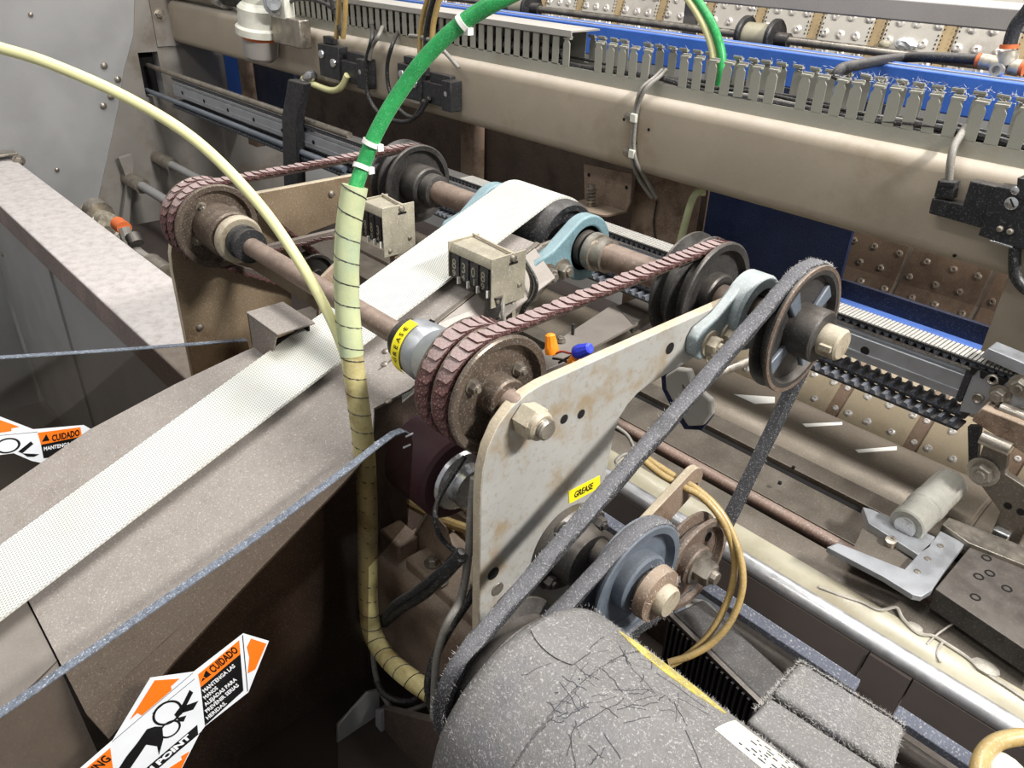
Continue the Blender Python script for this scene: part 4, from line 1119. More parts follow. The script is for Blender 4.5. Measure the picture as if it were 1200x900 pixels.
MB().lathe((-.45, .507, 1.03), (1, 0, 0), [(0, .016), (.118, .016)], 24).build('shaft_body', 'castiron', gs)
MB().lathe((-.333, .507, 1.03), (1, 0, 0), [(0, .0165), (.033, .0165), (.036, .0145)], 24).build('shaft_end', 'nut', gs)
mb = MB()
for k in range(500):
    a = random.uniform(0, 2 * PI); rr = random.uniform(.02, .030); xx = random.uniform(-.325, -.306)
    p = V((xx, .507 + rr * math.cos(a), 1.03 + rr * math.sin(a))); d = V((random.gauss(0, 1), random.gauss(0, 1), random.gauss(0, 1))).normalized() * random.uniform(.003, .008); e = d.orthogonal().normalized() * .0005
    mb.add([p, p + e, p + d], [(0, 1, 2)])
mb.build('lint', 'lint', gs, stuff=True, smooth=0)

vprof = [(-.0085, .001), (-.006, .0032), (.006, .0032), (.0085, .001), (.0055, -.0095), (-.0055, -.0095)]
mb = MB(); sweep_loop(mb, loop_path([(.345, 1.0, .0757), (.639, .962, .0585), (RYS - .002, RZS + .002, .0735)]), vprof, -.3625, .0006)
pathA = loop_path([(.345, 1.0, .0757), (.639, .962, .0585), (RYS - .002, RZS + .002, .0735)])
vb = mb.build('v_belt', 'vbelt', None, smooth=60); tag(vb, 'long grey linty V-belt from the rear shaft pulley down to the motor', 'v-belt')
pathB = loop_path([(MY, MZ, .040), (.507, 1.03, .065)])
mb = MB(); sweep_loop(mb, pathB, vprof, -.3465, .0006)
vb2 = mb.build('v_belt', 'vbelt', None, smooth=60); tag(vb2, 'short grey linty V-belt over the blue-grey pulley', 'v-belt')
for pth, x, ob in ((pathA, -.3625, vb), (pathB, -.3465, vb2)):
    mb = MB()
    for k in range(2600 if ob is vb else 700):
        p, n = random.choice(pth); q, n2 = pth[(pth.index((p, n)) + 1) % len(pth)]
        pp_ = p.lerp(q, random.random()); sd = random.choice((-1, 1, 1))
        w0 = V((x + sd * random.uniform(.004, .0088), pp_.x + n.x * .0022, pp_.y + n.y * .0022))
        d = V((random.gauss(0, 1) + .4 * sd, random.gauss(0, 1) + n.x, random.gauss(0, 1) + n.y)).normalized() * random.uniform(.0015, .0045); e = d.orthogonal().normalized() * .0004
        mb.add([w0, w0 + e, w0 + d], [(0, 1, 2)])
    mb.build('lint', 'lint', ob, stuff=True, smooth=0)
mp = vpulley('motor_pulley', -.337, .345, 1.0, .0755, 1, .030, 'motor pulley hidden behind the end of the big motor', m='castiron', hub=(.03, .002))
# idler swing arm and flange behind the pulleys
sa = thing('tension_lever', (-.40, .65, 1.0), 'pale flat steel tension lever with rounded end and a slot hole behind the pulleys', 'arm')
p0, p1 = on(812, 566, 'X', -.395), on(745, 640, 'X', -.395)
dv = (p1 - p0).normalized(); nv = V((0, -dv.z, dv.y)); oc = [p0 + (nv * math.cos(a) - dv * math.sin(a)) * .020 for a in [PI * i / 10 for i in range(11)]]
mb = MB(); mb.prism(oc + [p1 - nv * .022, p1 + nv * .022], (-.010, 0, 0)); mb.mi = [0, 0] + [1] * 13
mb.build('arm_plate', ['casting', 'plateedge'], sa, bevel=.001)
q = on(814, 571, 'X', -.3948); MB().cyl(q, q + V((.0006, 0, 0)), .006, 12).build('hole', 'hole', sa)
MB().cyl((-.405, .639, .962), (-.356, .639, .962), .012, 16).build('pivot_pin', 'steel', sa)
fb = thing('flange_bearing', (-.42, .47, 1.03), 'dark lint-covered flange bearing on the side plate behind the linty belts', 'bearing')
MB().lathe((-.434, .500, 1.018), (1, 0, 0), [(0, .052), (.008, .052), (.012, .048), (.014, .036), (.036, .032), (.040, .026)], 36).build('housing', 'castiron', fb)
for k in range(4):
    a = k * PI / 2 + .5; MB().bolt((-.424, .500 + .042 * math.cos(a), 1.018 + .042 * math.sin(a)), (1, 0, 0), .008, .009).build('bolt', 'castiron', fb)

# ================================================================== MOTOR
mt = thing('motor', (-.15, MY, MZ - MR), 'large round grey motor covered in lint, bottom centre of the picture', 'motor')
MX0, MX1 = -.337, .14
MB().lathe((MX0, MY, MZ), (1, 0, 0), [(0, .03), (0, .085), (.004, .098), (.012, .107), (.022, MR), (.080, MR), (.0805, MR - .0012), (.082, MR - .0012), (.0825, MR), (MX1 - MX0, MR)], 96).build('body', 'motor', mt)
MB().lathe((MX1 - .002, MY, MZ), (1, 0, 0), [(0, MR), (.02, MR - .004), (.05, .08)], 64).build('end_bell', 'motor', mt)


def curved(parent, name, m, x0, x1, a0, a1, h, corner=0.0, n=14, label=None):
    """a raised patch lying on the motor's round skin; angles measured in the y-z plane"""
    pts = []
    ns = 10
    def P(u, v, hh):
        a = a0 + (a1 - a0) * v; x = x0 + (x1 - x0) * u; r = MR + hh
        return V((x, MY + r * math.cos(a), MZ + r * math.sin(a)))
    mb = MB(); vs = []; fs = []
    for i in range(ns + 1):
        for j in range(n + 1):
            u, v = i / ns, j / n
            if corner:
                e = abs(2 * u - 1) ** 2.2; v = .5 + (v - .5) * (1 - corner * e)
            vs.append(P(u, v, h))
    o = len(vs)
    for i in range(ns + 1):
        for j in range(n + 1):
            u, v = i / ns, j / n
            if corner:
                e = abs(2 * u - 1) ** 2.2; v = .5 + (v - .5) * (1 - corner * e)
            vs.append(P(u, v, -.0005))
    W = n + 1
    for i in range(ns):
        for j in range(n): fs.append((i * W + j, i * W + j + 1, (i + 1) * W + j + 1, (i + 1) * W + j))
    for j in range(n):
        fs.append((j, j + 1, o + j + 1, o + j)); k = ns * W; fs.append((k + j, k + j + 1, o + k + j + 1, o + k + j))
    for i in range(ns):
        fs.append((i * W, (i + 1) * W, o + (i + 1) * W, o + i * W)); fs.append((i * W + n, (i + 1) * W + n, o + (i + 1) * W + n, o + i * W + n))
    mb.add(vs, fs)
    return mb.build(name, m, parent, label=label, smooth=40)


curved(mt, 'cover_patch', 'motor', -.320, -.272, 1.36, 1.66, .0014, .35, label='raised rounded cover near the drive end')
curved(mt, 'yellow_label', 'wornyellow', -.285, -.175, .74, 1.0, .0006, .85, label='worn yellow caution strip along the far edge')
curved(mt, 'nameplate', 'plate_label', -.166, .02, .84, 1.24, .0006, .12, label='worn white nameplate with faint printed rows')
# scratched streaks and rows of tiny print as flat marks
mb = MB()
for k in range(70):
    x = random.uniform(-.30, -.06) if k > 40 else random.uniform(-.27, -.20); a = random.uniform(.95, 2.2) if k > 40 else random.uniform(1.25, 2.0)
    dx, da = random.gauss(0, .012), random.gauss(0, .10)
    L_ = random.uniform(.5, 2.0); pr_ = None; st = []
    for i in range(6):
        t = i / 5 * L_; st.append((x + dx * t + random.gauss(0, .0008), a + da * t + random.gauss(0, .006)))
    wd = random.uniform(.0001, .00032)
    for (xa, aa), (xb, ab_) in zip(st, st[1:]):
        P = lambda x_, a_: V((x_, MY + (MR + .0003) * math.cos(a_), MZ + (MR + .0003) * math.sin(a_)))
        A_, B_ = P(xa, aa), P(xb, ab_); nrm = V((0, math.cos(aa), math.sin(aa))); s_ = (B_ - A_).cross(nrm).normalized() * wd
        mb.add([A_ - s_, A_ + s_, B_ + s_, B_ - s_], [(0, 1, 2, 3)])
mb.build('scratches', 'scratch', mt, stuff=True, smooth=0)
mb = MB()
for r_ in range(7):
    a = .89 + r_ * .045; x = -.148 + .004 * (r_ % 3)
    while x < .015:
        L_ = random.uniform(.0012, .006)
        P = lambda x_, a_: V((x_, MY + (MR + .0009) * math.cos(a_), MZ + (MR + .0009) * math.sin(a_)))
        if random.random() < .72: mb.add([P(x, a), P(x + L_, a), P(x + L_, a + .014), P(x, a + .014)], [(0, 1, 2, 3)])
        x += L_ + random.uniform(.001, .005)
mb.build('faint_print', 'scratch', mt, stuff=True, smooth=0)
# lint fuzz on the motor skin
mb = MB()
for k in range(6500):
    x = random.uniform(MX0 + .01, .10); a = random.uniform(.45, 2.6)
    nrm = V((0, math.cos(a), math.sin(a))); p = V((x, MY, MZ)) + nrm * (MR + .0002)
    edge = .25 if a > .75 else .8
    d = (V((random.gauss(0, 1), random.gauss(0, 1), random.gauss(0, 1))).normalized() * .8 + nrm * edge).normalized() * random.uniform(.0012, .0042); e = d.orthogonal().normalized() * .00028
    mb.add([p, p + e, p + d], [(0, 1, 2)])
mb.build('lint', 'lint', mt, stuff=True, smooth=0)
# conduit box on the far side
cz = .972
cx = [on(x, y, 'Z', cz) for x, y in ((938, 773), (1062, 850), (1047, 905), (884, 832))]
jb = MB()
ja, jb_, jc, jd = cx
jbo = MB().prism([ja, jb_, jb_.lerp(jc, .97) , jd.lerp(ja, .36)], (0, 0, -.075)).build('junction_box', 'motor', mt, bevel=.006, seg=3, label='lint-covered rectangular junction box')
MB().prism([jd.lerp(ja, .33) + V((0, 0, -.004)), jc.lerp(jb_, .0) + V((0, 0, -.004)), jc + V((.03, -.05, -.004)), jd + V((.0, -.012, -.004))], (0, 0, -.07)).build('junction_box_lid', 'motor', jbo, bevel=.005, seg=3)
mb = MB()
for k in range(2600):
    u, v = random.random(), random.random(); p = ja.lerp(jb_, u).lerp(jd.lerp(jc, u), v) + V((0, 0, .0005))
    if random.random() < .3: p = random.choice((ja.lerp(jb_, u), ja.lerp(jd, v)))
    d = V((random.gauss(0, 1), random.gauss(0, 1), abs(random.gauss(0, .5)))).normalized() * random.uniform(.0015, .0055); e = d.orthogonal().normalized() * .0003
    mb.add([p, p + e, p + d], [(0, 1, 2)])
mb.build('lint', 'lint', jbo, stuff=True, smooth=0)
# motor support under the body
ms = MB(); ms.box((-.36, .22, .70), (.3, .46, .712)); ms.box((-.30, .27, .712), (.1, .41, .885))
mso = ms.build('motor_mount', 'dark', None); tag(mso, 'dark mounting block carrying the big motor', 'mount')


def dp(x, y, d): return EYE + ray(x, y) * d


# ================================================================== SMOKED GUARDS AND WARNING LABELS
def strip_edge(pts, x0, x1, t):
    """thin frosted cut edge following 3-D points in the guard plane"""
    mb = MB(); P = [V(p) for p in pts]
    for a, b in zip(P, P[1:]):
        mb.prism([V((x0, a.y, a.z)), V((x1, a.y, a.z)), V((x1, a.y, a.z + t)), V((x0, a.y, a.z + t))], V((0, b.y - a.y, b.z - a.z)))
    return mb


GX = -.535
g = lambda x, y: on(x, y, 'X', GX)
gd = thing('smoked_guard', (GX, .1, .72), 'smoked acrylic guard in front of the conveyor, bottom left, with frosted cut edge', 'guard')
top = [g(-60, 884), g(0, 842), g(150, 738), g(300, 634), g(415, 548), g(445, 524), g(463, 511), g(474, 507), g(482, 510)]
rest = [g(484, 520), g(478, 612), g(455, 640), g(432, 665), g(431, 803), g(396, 850), g(396, 960), g(-120, 1000)]
MB().prism(top + rest, (-.008, 0, 0)).build('sheet', 'smoke', gd, smooth=0)
strip_edge(top, GX - .0082, GX + .0002, .0012).build('cut_edge', 'frost', gd, label='pale frosted cut edge', smooth=0)
mb = MB()
for p in ((478, 522), (481, 509)):
    q = g(*p); mb.box(q + V((0, -.006, -.0008)), q + V((.0008, .003, .0008)))
mb.build('scratch', 'white', gd, smooth=0)


def flat(parent, name, m, pts, lev, X=GX, label=None):
    return MB().prism([on(x, y, 'X', X) + V((lev, 0, 0)) for x, y in pts], (.00025, 0, 0)).build(name, m, parent, label=label, smooth=0)


def ring(parent, name, m, c, ru, rv, w_, U, W, lev):
    mb = MB(); n = 40; vs = []
    for i in range(n):
        a = 2 * PI * i / n
        for k in (1, 1 - w_): vs.append(c + U * (math.cos(a) * ru * k) + W * (math.sin(a) * rv * k) + V((lev, 0, 0)))
    mb.add(vs, [(2 * i, 2 * i + 1, (2 * i + 3) % (2 * n), (2 * i + 2) % (2 * n)) for i in range(n)])
    return mb.build(name, m, parent, smooth=0)


def line(parent, name, m, pts, lev, wd, X=GX):
    mb = MB(); P = [on(x, y, 'X', X) + V((lev, 0, 0)) for x, y in pts]
    for a, b in zip(P, P[1:]):
        s_ = (b - a).cross(V((1, 0, 0))).normalized() * wd; mb.add([a - s_, a + s_, b + s_, b - s_], [(0, 1, 2, 3)])
    return mb.build(name, m, parent, smooth=0)


wl_ = thing('warning_label', g(210, 840), 'large orange and white pinch point warning label on the near smoked guard', 'label')
flat(wl_, 'backing', 'white', [(60, 929), (95, 899), (132, 867), (176, 794), (227, 787), (285, 742), (315, 751), (301, 786), (291, 811), (240, 851), (234, 859), (208, 910), (160, 960), (90, 960)], 0)
flat(wl_, 'arrow', 'signorange', [(181, 797), (210, 795), (200, 804), (201, 808), (166, 838), (161, 835), (152, 843)], .0003)
flat(wl_, 'arrow', 'signorange', [(289, 758), (294, 748), (312, 754), (299, 784), (290, 789), (292, 770)], .0003)
flat(wl_, 'arrow', 'signorange', [(222, 880), (212, 886), (213, 890), (185, 908), (205, 915)], .0003)
hp_ = flat(wl_, 'heading_panel', 'signorange', [(232, 790), (280, 750), (281.5, 766), (235, 805)], .0003)
tp_ = flat(wl_, 'text_panel', 'ink', [(235, 805), (281.5, 766), (285, 809), (240, 850)], .0003)
hp2_ = flat(wl_, 'heading_panel', 'signorange', [(129, 876), (132, 899), (100, 926), (75, 940), (75, 922)], .0003)
flat(wl_, 'text_panel', 'ink', [(132, 899), (100, 926), (100, 960), (134, 935)], .0003)
tb2_ = flat(wl_, 'text_band', 'ink', [(231, 849), (232, 860), (160, 922), (135, 942), (135, 932), (172, 899)], .0003)
U = (g(281, 767) - g(235, 806)).normalized(); W = V((0, -U.z, U.y))
if W.z < 0: W = -W
sc_ = 0.83 / 920   # metres per pixel about here
c = g(196, 835); ring(wl_, 'roller_symbol', 'ink', c, .0125, .0150, .17, U, W, .0006)
c = g(199, 854); ring(wl_, 'roller_symbol', 'ink', c, .0095, .0105, .2, U, W, .0006)
flat(wl_, 'hand_symbol', 'ink', [(139, 900), (148, 886), (160, 871), (172, 854), (181, 851), (190, 851), (191, 866), (186, 884), (184, 874), (171, 872), (163, 884), (150, 903)], .0005)
flat(wl_, 'hand_symbol', 'ink', [(222, 808), (226, 811), (213, 836), (207, 841), (204, 837), (214, 824)], .0005)
flat(wl_, 'hand_symbol', 'ink', [(232, 821), (226, 831), (213, 835), (215, 827)], .0005)
flat(wl_, 'hand_symbol', 'ink', [(207, 841), (218, 838), (215, 845), (209, 845)], .0005)
line(wl_, 'rule', 'ink', [(131, 869), (226, 788)], .0005, .0003)
line(wl_, 'rule', 'ink', [(178, 836), (228, 795)], .0005, .0003)
line(wl_, 'rule', 'ink', [(284, 744), (290, 810)], .0005, .0004)
line(wl_, 'rule', 'ink', [(170, 912), (236, 857)], .0005, .0003)


def lay(parent, s, p0, p1, h, m, X=GX, lev=.0007, bold=.0):
    """text along the guard from pixel-free plane points p0 to p1, h tall"""
    a = on(*p0, 'X', X) + V((lev, 0, 0)); b = on(*p1, 'X', X) + V((lev, 0, 0))
    return text(s, h, parent, frame(a, b - a, (1, 0, 0)), m, bold, width=(b - a).length)


lay(hp_, 'CUIDADO', (249.5, 788.5), (279.5, 762.5), .0145, 'ink', bold=.0005)
flat(wl_, 'hazard_symbol', 'ink', [(235.5, 798.5), (241, 785), (247, 790)], .0005)
lay(wl_, '!', (240, 795.5), (241.5, 794), .008, 'signorange', lev=.0009, bold=.0003)
for i, (s, wd) in enumerate((('MANTENGA LAS', 1.0), ('MANOS', .42), ('ALEJADAS PARA', 1.0), ('PREVENIR SERIAS', 1.04), ('HERIDAS.', .62))):
    x0, y0 = 239.2 + i * .95, 811.5 + i * 7.9
    lay(tp_, s, (x0, y0), (x0 + 36.5 * wd, y0 - 31 * wd), .0075, 'inkwhite', bold=.0002)
lay(tb2_, 'PINCH POINT', (143, 934), (224, 863), .0095, 'inkwhite', bold=.0005)
lay(hp2_, 'WARNING', (84, 931), (130.5, 889), .0150, 'ink', bold=.0005)

# far guard
HX = -.985
h_ = lambda x, y: on(x, y, 'X', HX)
g2 = thing('smoked_guard', (HX, .1, .8), 'smoked acrylic guard on the far side of the conveyor, left edge of the picture', 'guard')
t2 = [h_(-90, 428), h_(0, 421), h_(150, 411), h_(290, 400)]
MB().prism(t2 + [h_(292, 408), V((HX, .42, .85)), V((HX, .0, .80))], (-.008, 0, 0)).build('sheet', 'smoke', g2, smooth=0)
strip_edge(t2, HX - .0082, HX + .0002, .0012).build('cut_edge', 'frost', g2, label='pale frosted cut edge', smooth=0)
w2 = thing('warning_label', h_(50, 515), 'small part-hidden orange and white warning label on the far smoked guard', 'label')
fl2 = lambda n, m, pts, lev: flat(w2, n, m, pts, lev, HX)
fl2('backing', 'white', [(-40, 478), (0, 488), (39, 503), (98, 498), (107, 503), (100, 530), (60, 545), (37, 540), (16, 531), (0, 533), (-40, 540)], 0)
fl2('arrow', 'signorange', [(-20, 486), (0, 492), (23, 500), (13, 502), (13.5, 505), (0, 507), (-20, 509)], .0003)
hp3_ = fl2('heading_panel', 'signorange', [(44, 507), (94, 500.5), (96, 511), (48, 521)], .0003)
tp3_ = fl2('text_panel', 'ink', [(48, 521), (96, 511), (98, 530), (51, 537)], .0003)
lay(hp3_, 'CUIDADO', (61, 517), (93.5, 510), .0125, 'ink', HX, bold=.0005)
fl2('hazard_symbol', 'ink', [(49, 517.5), (54, 508.5), (58, 516)], .0005)
lay(tp3_, 'MANTENGA LAS', (51, 528), (92, 520), .0075, 'inkwhite', HX, bold=.0002)
U2 = (h_(94, 500) - h_(44, 507)).normalized(); W2 = V((0, -U2.z, U2.y)); W2 = W2 if W2.z > 0 else -W2
ring(w2, 'roller_symbol', 'ink', h_(9, 522), .0135, .0105, .2, U2, W2, .0006)
fl2('hand_symbol', 'ink', [(21, 529), (36, 517), (39, 520), (26, 531)], .0005)
fl2('hand_symbol', 'ink', [(26, 531), (46, 532), (40, 535), (32, 535)], .0005)
line(w2, 'rule', 'ink', [(-10, 511), (44, 506)], .0005, .0003, HX)

# ================================================================== LEFT FRAME BEAM AND SHEETS
lf = thing('frame_beam', (-2.0, .48, .83), 'dusty pale box beam running away to the grey panel at left', 'beam')
MB().box((-3.03, .40, .832), (-1.145, .562, .90)).build('beam_body', 'leftbeam', lf, bevel=.005, seg=3)
bk = thing('small_bracket', (-3.0, .58, .86), 'small steel bracket with a bolt on the grey panel above the dusty beam', 'bracket')
q = on(10, 181, 'X', -3.0); MB().box(q + V((-.04, -.10, -.004)), q + V((.01, .025, .004))).build('tab', 'steel', bk, bevel=.002)
q = on(22, 188, 'X', -2.97); MB().bolt(q, (1, -.3, 0), .013, .014).build('bolt', 'steel', bk)
ls = thing('front_sheet', (-1.9, .44, .1), 'smooth grey sheet metal panel below the dusty left beam', 'sheet')
MB().box((-3.0, .43, .05), (-1.145, .436, .80)).build('panel', 'greysheet', ls)
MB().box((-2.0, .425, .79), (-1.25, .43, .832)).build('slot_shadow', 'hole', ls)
MB().box((-2.3, .424, .1), (-2.24, .43, .80)).build('stiffener', 'greysheet', ls)
for p in ((10, 416), (2, 298)):
    MB().sphere(on(*p, 'Y', .428), .008, 10, (1, .5, 1)).build('screw', 'steel', ls)

# air fittings behind the dusty beam
af = thing('air_fitting', (-2.2, .63, .70), 'cluster of brass and clear air fittings behind the dusty left beam', 'fitting')
A_ = lambda x, y: on(x, y, 'Y', .63)
MB().cyl(A_(104, 250), A_(128, 262), .030, 16).build('nut', 'brass', af)
MB().cyl(A_(112, 246), A_(118, 252), .038, 20).build('ring', 'steel', af)
MB().lathe(A_(122, 268), (A_(142, 262) - A_(122, 268)), [(0, .03), (.02, .045), (.03, .045), (.05, .03)], 20).build('clear_cap', 'fitting', af)
MB().cyl(A_(138, 262), A_(146, 268), .020, 16).build('red_sleeve', 'orangering', af)
MB().tube([A_(145, 267), A_(152, 285), A_(165, 300), A_(185, 312), A_(196, 330)], .017, 10).build('pale_tube', 'greywire', af)
MB().box(A_(160, 302) - V((.02, .02, .05)), A_(178, 312) + V((.03, .03, .0))).build('valve_block', 'steel', af, bevel=.004)
MB().cyl(A_(155, 276), A_(160, 286), .02, 12).build('elbow', 'castiron', af)
MB().cyl(A_(178, 308), A_(196, 322), .026, 14).build('body', 'steel', af)
# rods out of the grey panel
for (a, b, r, lab) in (((150, 208), (200, 240), .016, 'pale grey rod standing out of the left panel with a socket, nearer the dusty beam'), ((184, 184), (228, 208), .014, 'pale grey rod standing out of the left panel, upper one near the left pulley')):
    rd = thing('guide_rod', on(*a, 'X', -3.0), lab, 'rod')
    p = on(*a, 'X', -3.045); MB().cyl(p, p + V((.9, 0, 0)), r, 14).build('rod_body', 'greysheet', rd)
    MB().cyl(p, p + V((.14, 0, 0)), r * 1.7, 14).build('socket', 'steel', rd)
an = thing('angle_strip', on(150, 195, 'X', -3.0), 'grey angle strip fixed to the left panel beside the rod socket', 'bracket')
MB().prism([on(x, y, 'X', -3.02) for x, y in ((137, 184), (152, 179), (155, 190), (150, 260), (140, 262), (147, 210))], (.02, 0, 0)).build('strip', 'dirtshadesheet', an, bevel=.002)
# light floor plate between conveyor and rails
md = thing('middle_deck', (-1.4, .88, .9), 'grey deck sheets between the white belt and the toothed belts', 'deck')
MB().box((-1.75, .60, .70), (-1.16, .97, .72)).build('panel', 'deck', md)
MB().prism([on(x, y, 'Z', .96) for x, y in ((470, 350), (560, 290), (600, 310), (500, 380))], (0, 0, -.01)).build('panel', 'greysheet', md, bevel=.001)
MB().prism([on(x, y, 'Z', 1.0) for x, y in ((620, 420), (720, 355), (748, 378), (660, 425), (625, 440))], (0, 0, -.006)).build('panel', 'bedlow', md, bevel=.001)
MB().prism([on(x, y, 'Z', 1.002) for x, y in ((722, 358), (748, 348), (772, 362), (742, 380))], (0, 0, -.02)).build('block', 'castiron', md, bevel=.002)
MB().prism([on(x, y, 'Z', 1.0) for x, y in ((560, 210), (630, 250), (600, 275), (525, 225))], (0, 0, -.01)).build('panel', 'bedlow', md)
q = on(657, 399, 'Z', 1.003); MB().bolt(q, (0, 0, 1), .006, .005).build('screw', 'steel', md)
q = on(671, 392, 'Z', 1.0); MB().cyl(q, q + V((0, 0, .02)), .003, 10).build('stud', 'black', md)
kb = thing('clamp_knob', on(805, 465, 'Y', .8), 'grey flat clamp lever with blue rim hanging behind the arm of the grey plate', 'lever')
MB().prism([on(x, y, 'Y', .80) for x, y in ((779, 440), (792, 432), (806, 434), (812, 452), (832, 470), (833, 486), (822, 499), (806, 500), (793, 480), (780, 456))], (0, .012, 0)).build('plate', 'lid', kb, bevel=.003)
MB().prism([on(x, y, 'Y', .813) for x, y in ((775, 441), (790, 430), (808, 434), (812, 452), (832, 472), (834, 488), (822, 504), (802, 503), (789, 482), (776, 456))], (0, .006, 0)).build('rim', 'blueshaded', kb)
MB().cyl(on(800, 455, 'Y', .80), V((-.47, 1.056, 1.085)), .006, 12).build('pin', 'steel', kb)

# ================================================================== GEAR REDUCER, DRUM, CABLES (dim lower middle)
gr = thing('gear_reducer', (-.55, .44, .72), 'dirty tan cast gearbox low between the smoked guard and the grey side plate', 'gearbox')
MB().box((-.66, .385, .72), (-.452, .56, .93)).build('housing', 'casting', gr, bevel=.022, seg=4)
MB().box((-.60, .40, .925), (-.455, .55, .944)).build('cover_plate', 'casting', gr, bevel=.004)
MB().box((-.652, .398, .92), (-.61, .43, .955)).build('lug', 'casting', gr, bevel=.004)
for p in ((507, 660), (515, 682), (558, 690)):
    q = on(*p, 'Z', .945); MB().bolt(q, (0, 0, 1), .007, .007).build('bolt', 'steel', gr)
MB().prism([on(x, y, 'Y', .43) for x, y in ((503, 597), (522, 618), (530, 645), (528, 662), (486, 667), (483, 632))], (0, .002, 0)).build('fin', 'casting', gr)
MB().tube([on(x, y, 'Y', .428) for x, y in ((503, 597), (492, 615), (484, 633), (484, 650), (486, 667))], .0016, 6).build('fin_edge', 'nut', gr)
mdm = thing('maroon_drum', (-.58, .43, 1.03), 'dark maroon drum with a steel hub in the shade under the red-belted pulley', 'drum')
MB().lathe((-.605, .43, 1.085), (1, 0, 0), [(0, .045), (.004, .050), (.068, .050), (.072, .046), (.073, .03)], 44).build('drum_body', 'maroon', mdm)
MB().lathe((-.534, .43, 1.085), (1, 0, 0), [(0, .032), (.004, .036), (.008, .034), (.010, .024), (.026, .024), (.028, .018)], 28).build('hub', 'bright', mdm)
sb_ = MB().prism([on(x, y, 'Y', .5) for x, y in ((482, 555), (520, 578), (562, 604), (562, 618), (520, 592), (480, 565))], (0, .02, 0)).build('pale_strip', 'bright', None); tag(sb_, 'pale steel strip behind the maroon drum', 'strip')
yt = MB().tube([on(480, 590, 'Y', .48), on(520, 610, 'Y', .48), on(562, 625, 'Y', .48)], .0065, 10).build('tan_pipe', 'yellowhose', None); tag(yt, 'short tan pipe in the shade above the tan gearbox', 'pipe')


def cable(name, pts, r, m, label, cat='cable', sub=8, n=10):
    o = MB().tube(pts, r, n, sub).build(name, m, None, smooth=60); return tag(o, label, cat)


cx_ = lambda X: (lambda x, y: on(x, y, 'X', X))
a = cx_(-.462)
cable('grey_cable', [a(556, 560), a(552, 600), a(549, 650), a(541, 698), a(524, 730), a(513, 765), a(509, 800), a(508, 840)], .0042, 'greywire', 'grey dusty cable hanging down along the edge of the grey side plate')
a = cx_(-.468)
cable('black_cable', [a(564, 680), a(548, 705), a(525, 740), a(508, 775), a(502, 805), a(508, 835), a(520, 855)], .005, 'blackwire', 'black cable looping down behind the grey cable, next to the motor')
a = cx_(-.47)
cable('black_cable_bundle', [on(540, 650, 'Y', .375), on(520, 672, 'Y', .37), on(495, 695, 'Y', .365), on(468, 712, 'Y', .36), on(450, 728, 'Y', .357)], .008, 'blackwire', 'thick black cable bundle with grey tie lying over the tan gearbox', n=12)
cable('black_cable', [on(541, 646, 'Y', .372), on(522, 664, 'Y', .366), on(490, 690, 'Y', .358), on(462, 708, 'Y', .352), on(452, 722, 'Y', .352)], .004, 'rubber', 'thin black cable lying along the thick bundle over the gearbox')
cable('twisted_cord', [on(545, 535, 'X', -.50), on(530, 558, 'X', -.50), on(514, 585, 'X', -.50), on(510, 605, 'X', -.49), on(516, 628, 'X', -.49), on(530, 643, 'X', -.48), on(552, 657, 'X', -.462)], .0028, 'blackwire', 'dark twisted cord hanging below the red-belted pulley')
cable('black_cable', [on(440, 795, 'X', -.60), on(452, 815, 'X', -.58), on(480, 822, 'X', -.55), on(505, 808, 'X', -.52), on(520, 795, 'X', -.50)], .004, 'blackwire', 'black cable loop at the foot of the gearbox by the spiral-wrapped hose')
cable('grey_cable', [on(436, 745, 'X', -.60), on(440, 790, 'X', -.60), on(455, 825, 'X', -.58), on(470, 835, 'X', -.56), on(500, 825, 'X', -.53), on(515, 820, 'X', -.5)], .0035, 'greywire', 'grey cable loop low beside the gearbox foot')
lb2 = thing('foot_bracket', on(420, 880, 'X', -.62), 'grey sheet metal foot bracket with a slot hole, bottom centre-left', 'bracket')
MB().prism([on(x, y, 'X', -.60) for x, y in ((396, 850), (431, 812), (445, 808), (446, 960), (392, 960))], (-.004, 0, 0)).build('plate', 'greysheet', lb2, bevel=.001)
q = on(411, 864, 'X', -.5995); MB().prism([on(x, y, 'X', -.5995) for x, y in ((407, 870), (413, 858), (415, 859), (414, 868), (409, 873))], (.0006, 0, 0)).build('slot', 'hole', lb2)
MB().prism([on(x, y, 'Y', .34) for x, y in ((444, 830), (520, 850), (520, 960), (446, 960))], (0, .01, 0)).build('side_sheet', 'darksheet', lb2)
MB().prism([on(x, y, 'Y', .335) for x, y in ((440, 832), (446, 833), (450, 960), (440, 960))], (0, .005, 0)).build('flange', 'greysheet', lb2)

# ================================================================== HOSES
hc = thing('clear_hose', dp(0, 55, .78), 'milky yellow plastic hose arching from the left edge down to the spiral wrap', 'hose')
MB().tube([dp(-640, 60, .95), dp(-420, 15, .86), dp(-220, 12, .79), dp(-60, 38, .765), dp(0, 56, .76), dp(60, 75, .76), dp(150, 115, .77), (dp(230, 165, .775)), dp(300, 235, .78), dp(350, 305, .785), dp(385, 368, .79), dp(404, 415, .795), dp(413, 455, .808), dp(420, 490, .822), dp(425, 520, .835)], .0055, 14, 8).build('tube', 'clearhose', hc, smooth=60)
hg = thing('green_hose', dp(500, 70, .7), 'speckled green hose rising from the spiral wrap out of the top of the picture', 'hose')
gpts = [dp(411, 245, .745), dp(416, 222, .742), dp(427, 190, .74), (dp(441, 155, .73)), dp(464, 115, .72), dp(500, 66, .70), dp(546, 24, .68), dp(610, -12, .66), dp(720, -60, .65), dp(880, -130, .66), dp(1040, -240, .70)]
MB().tube(gpts, .0072, 16, 8).build('tube', 'greenhose', hg, smooth=60)


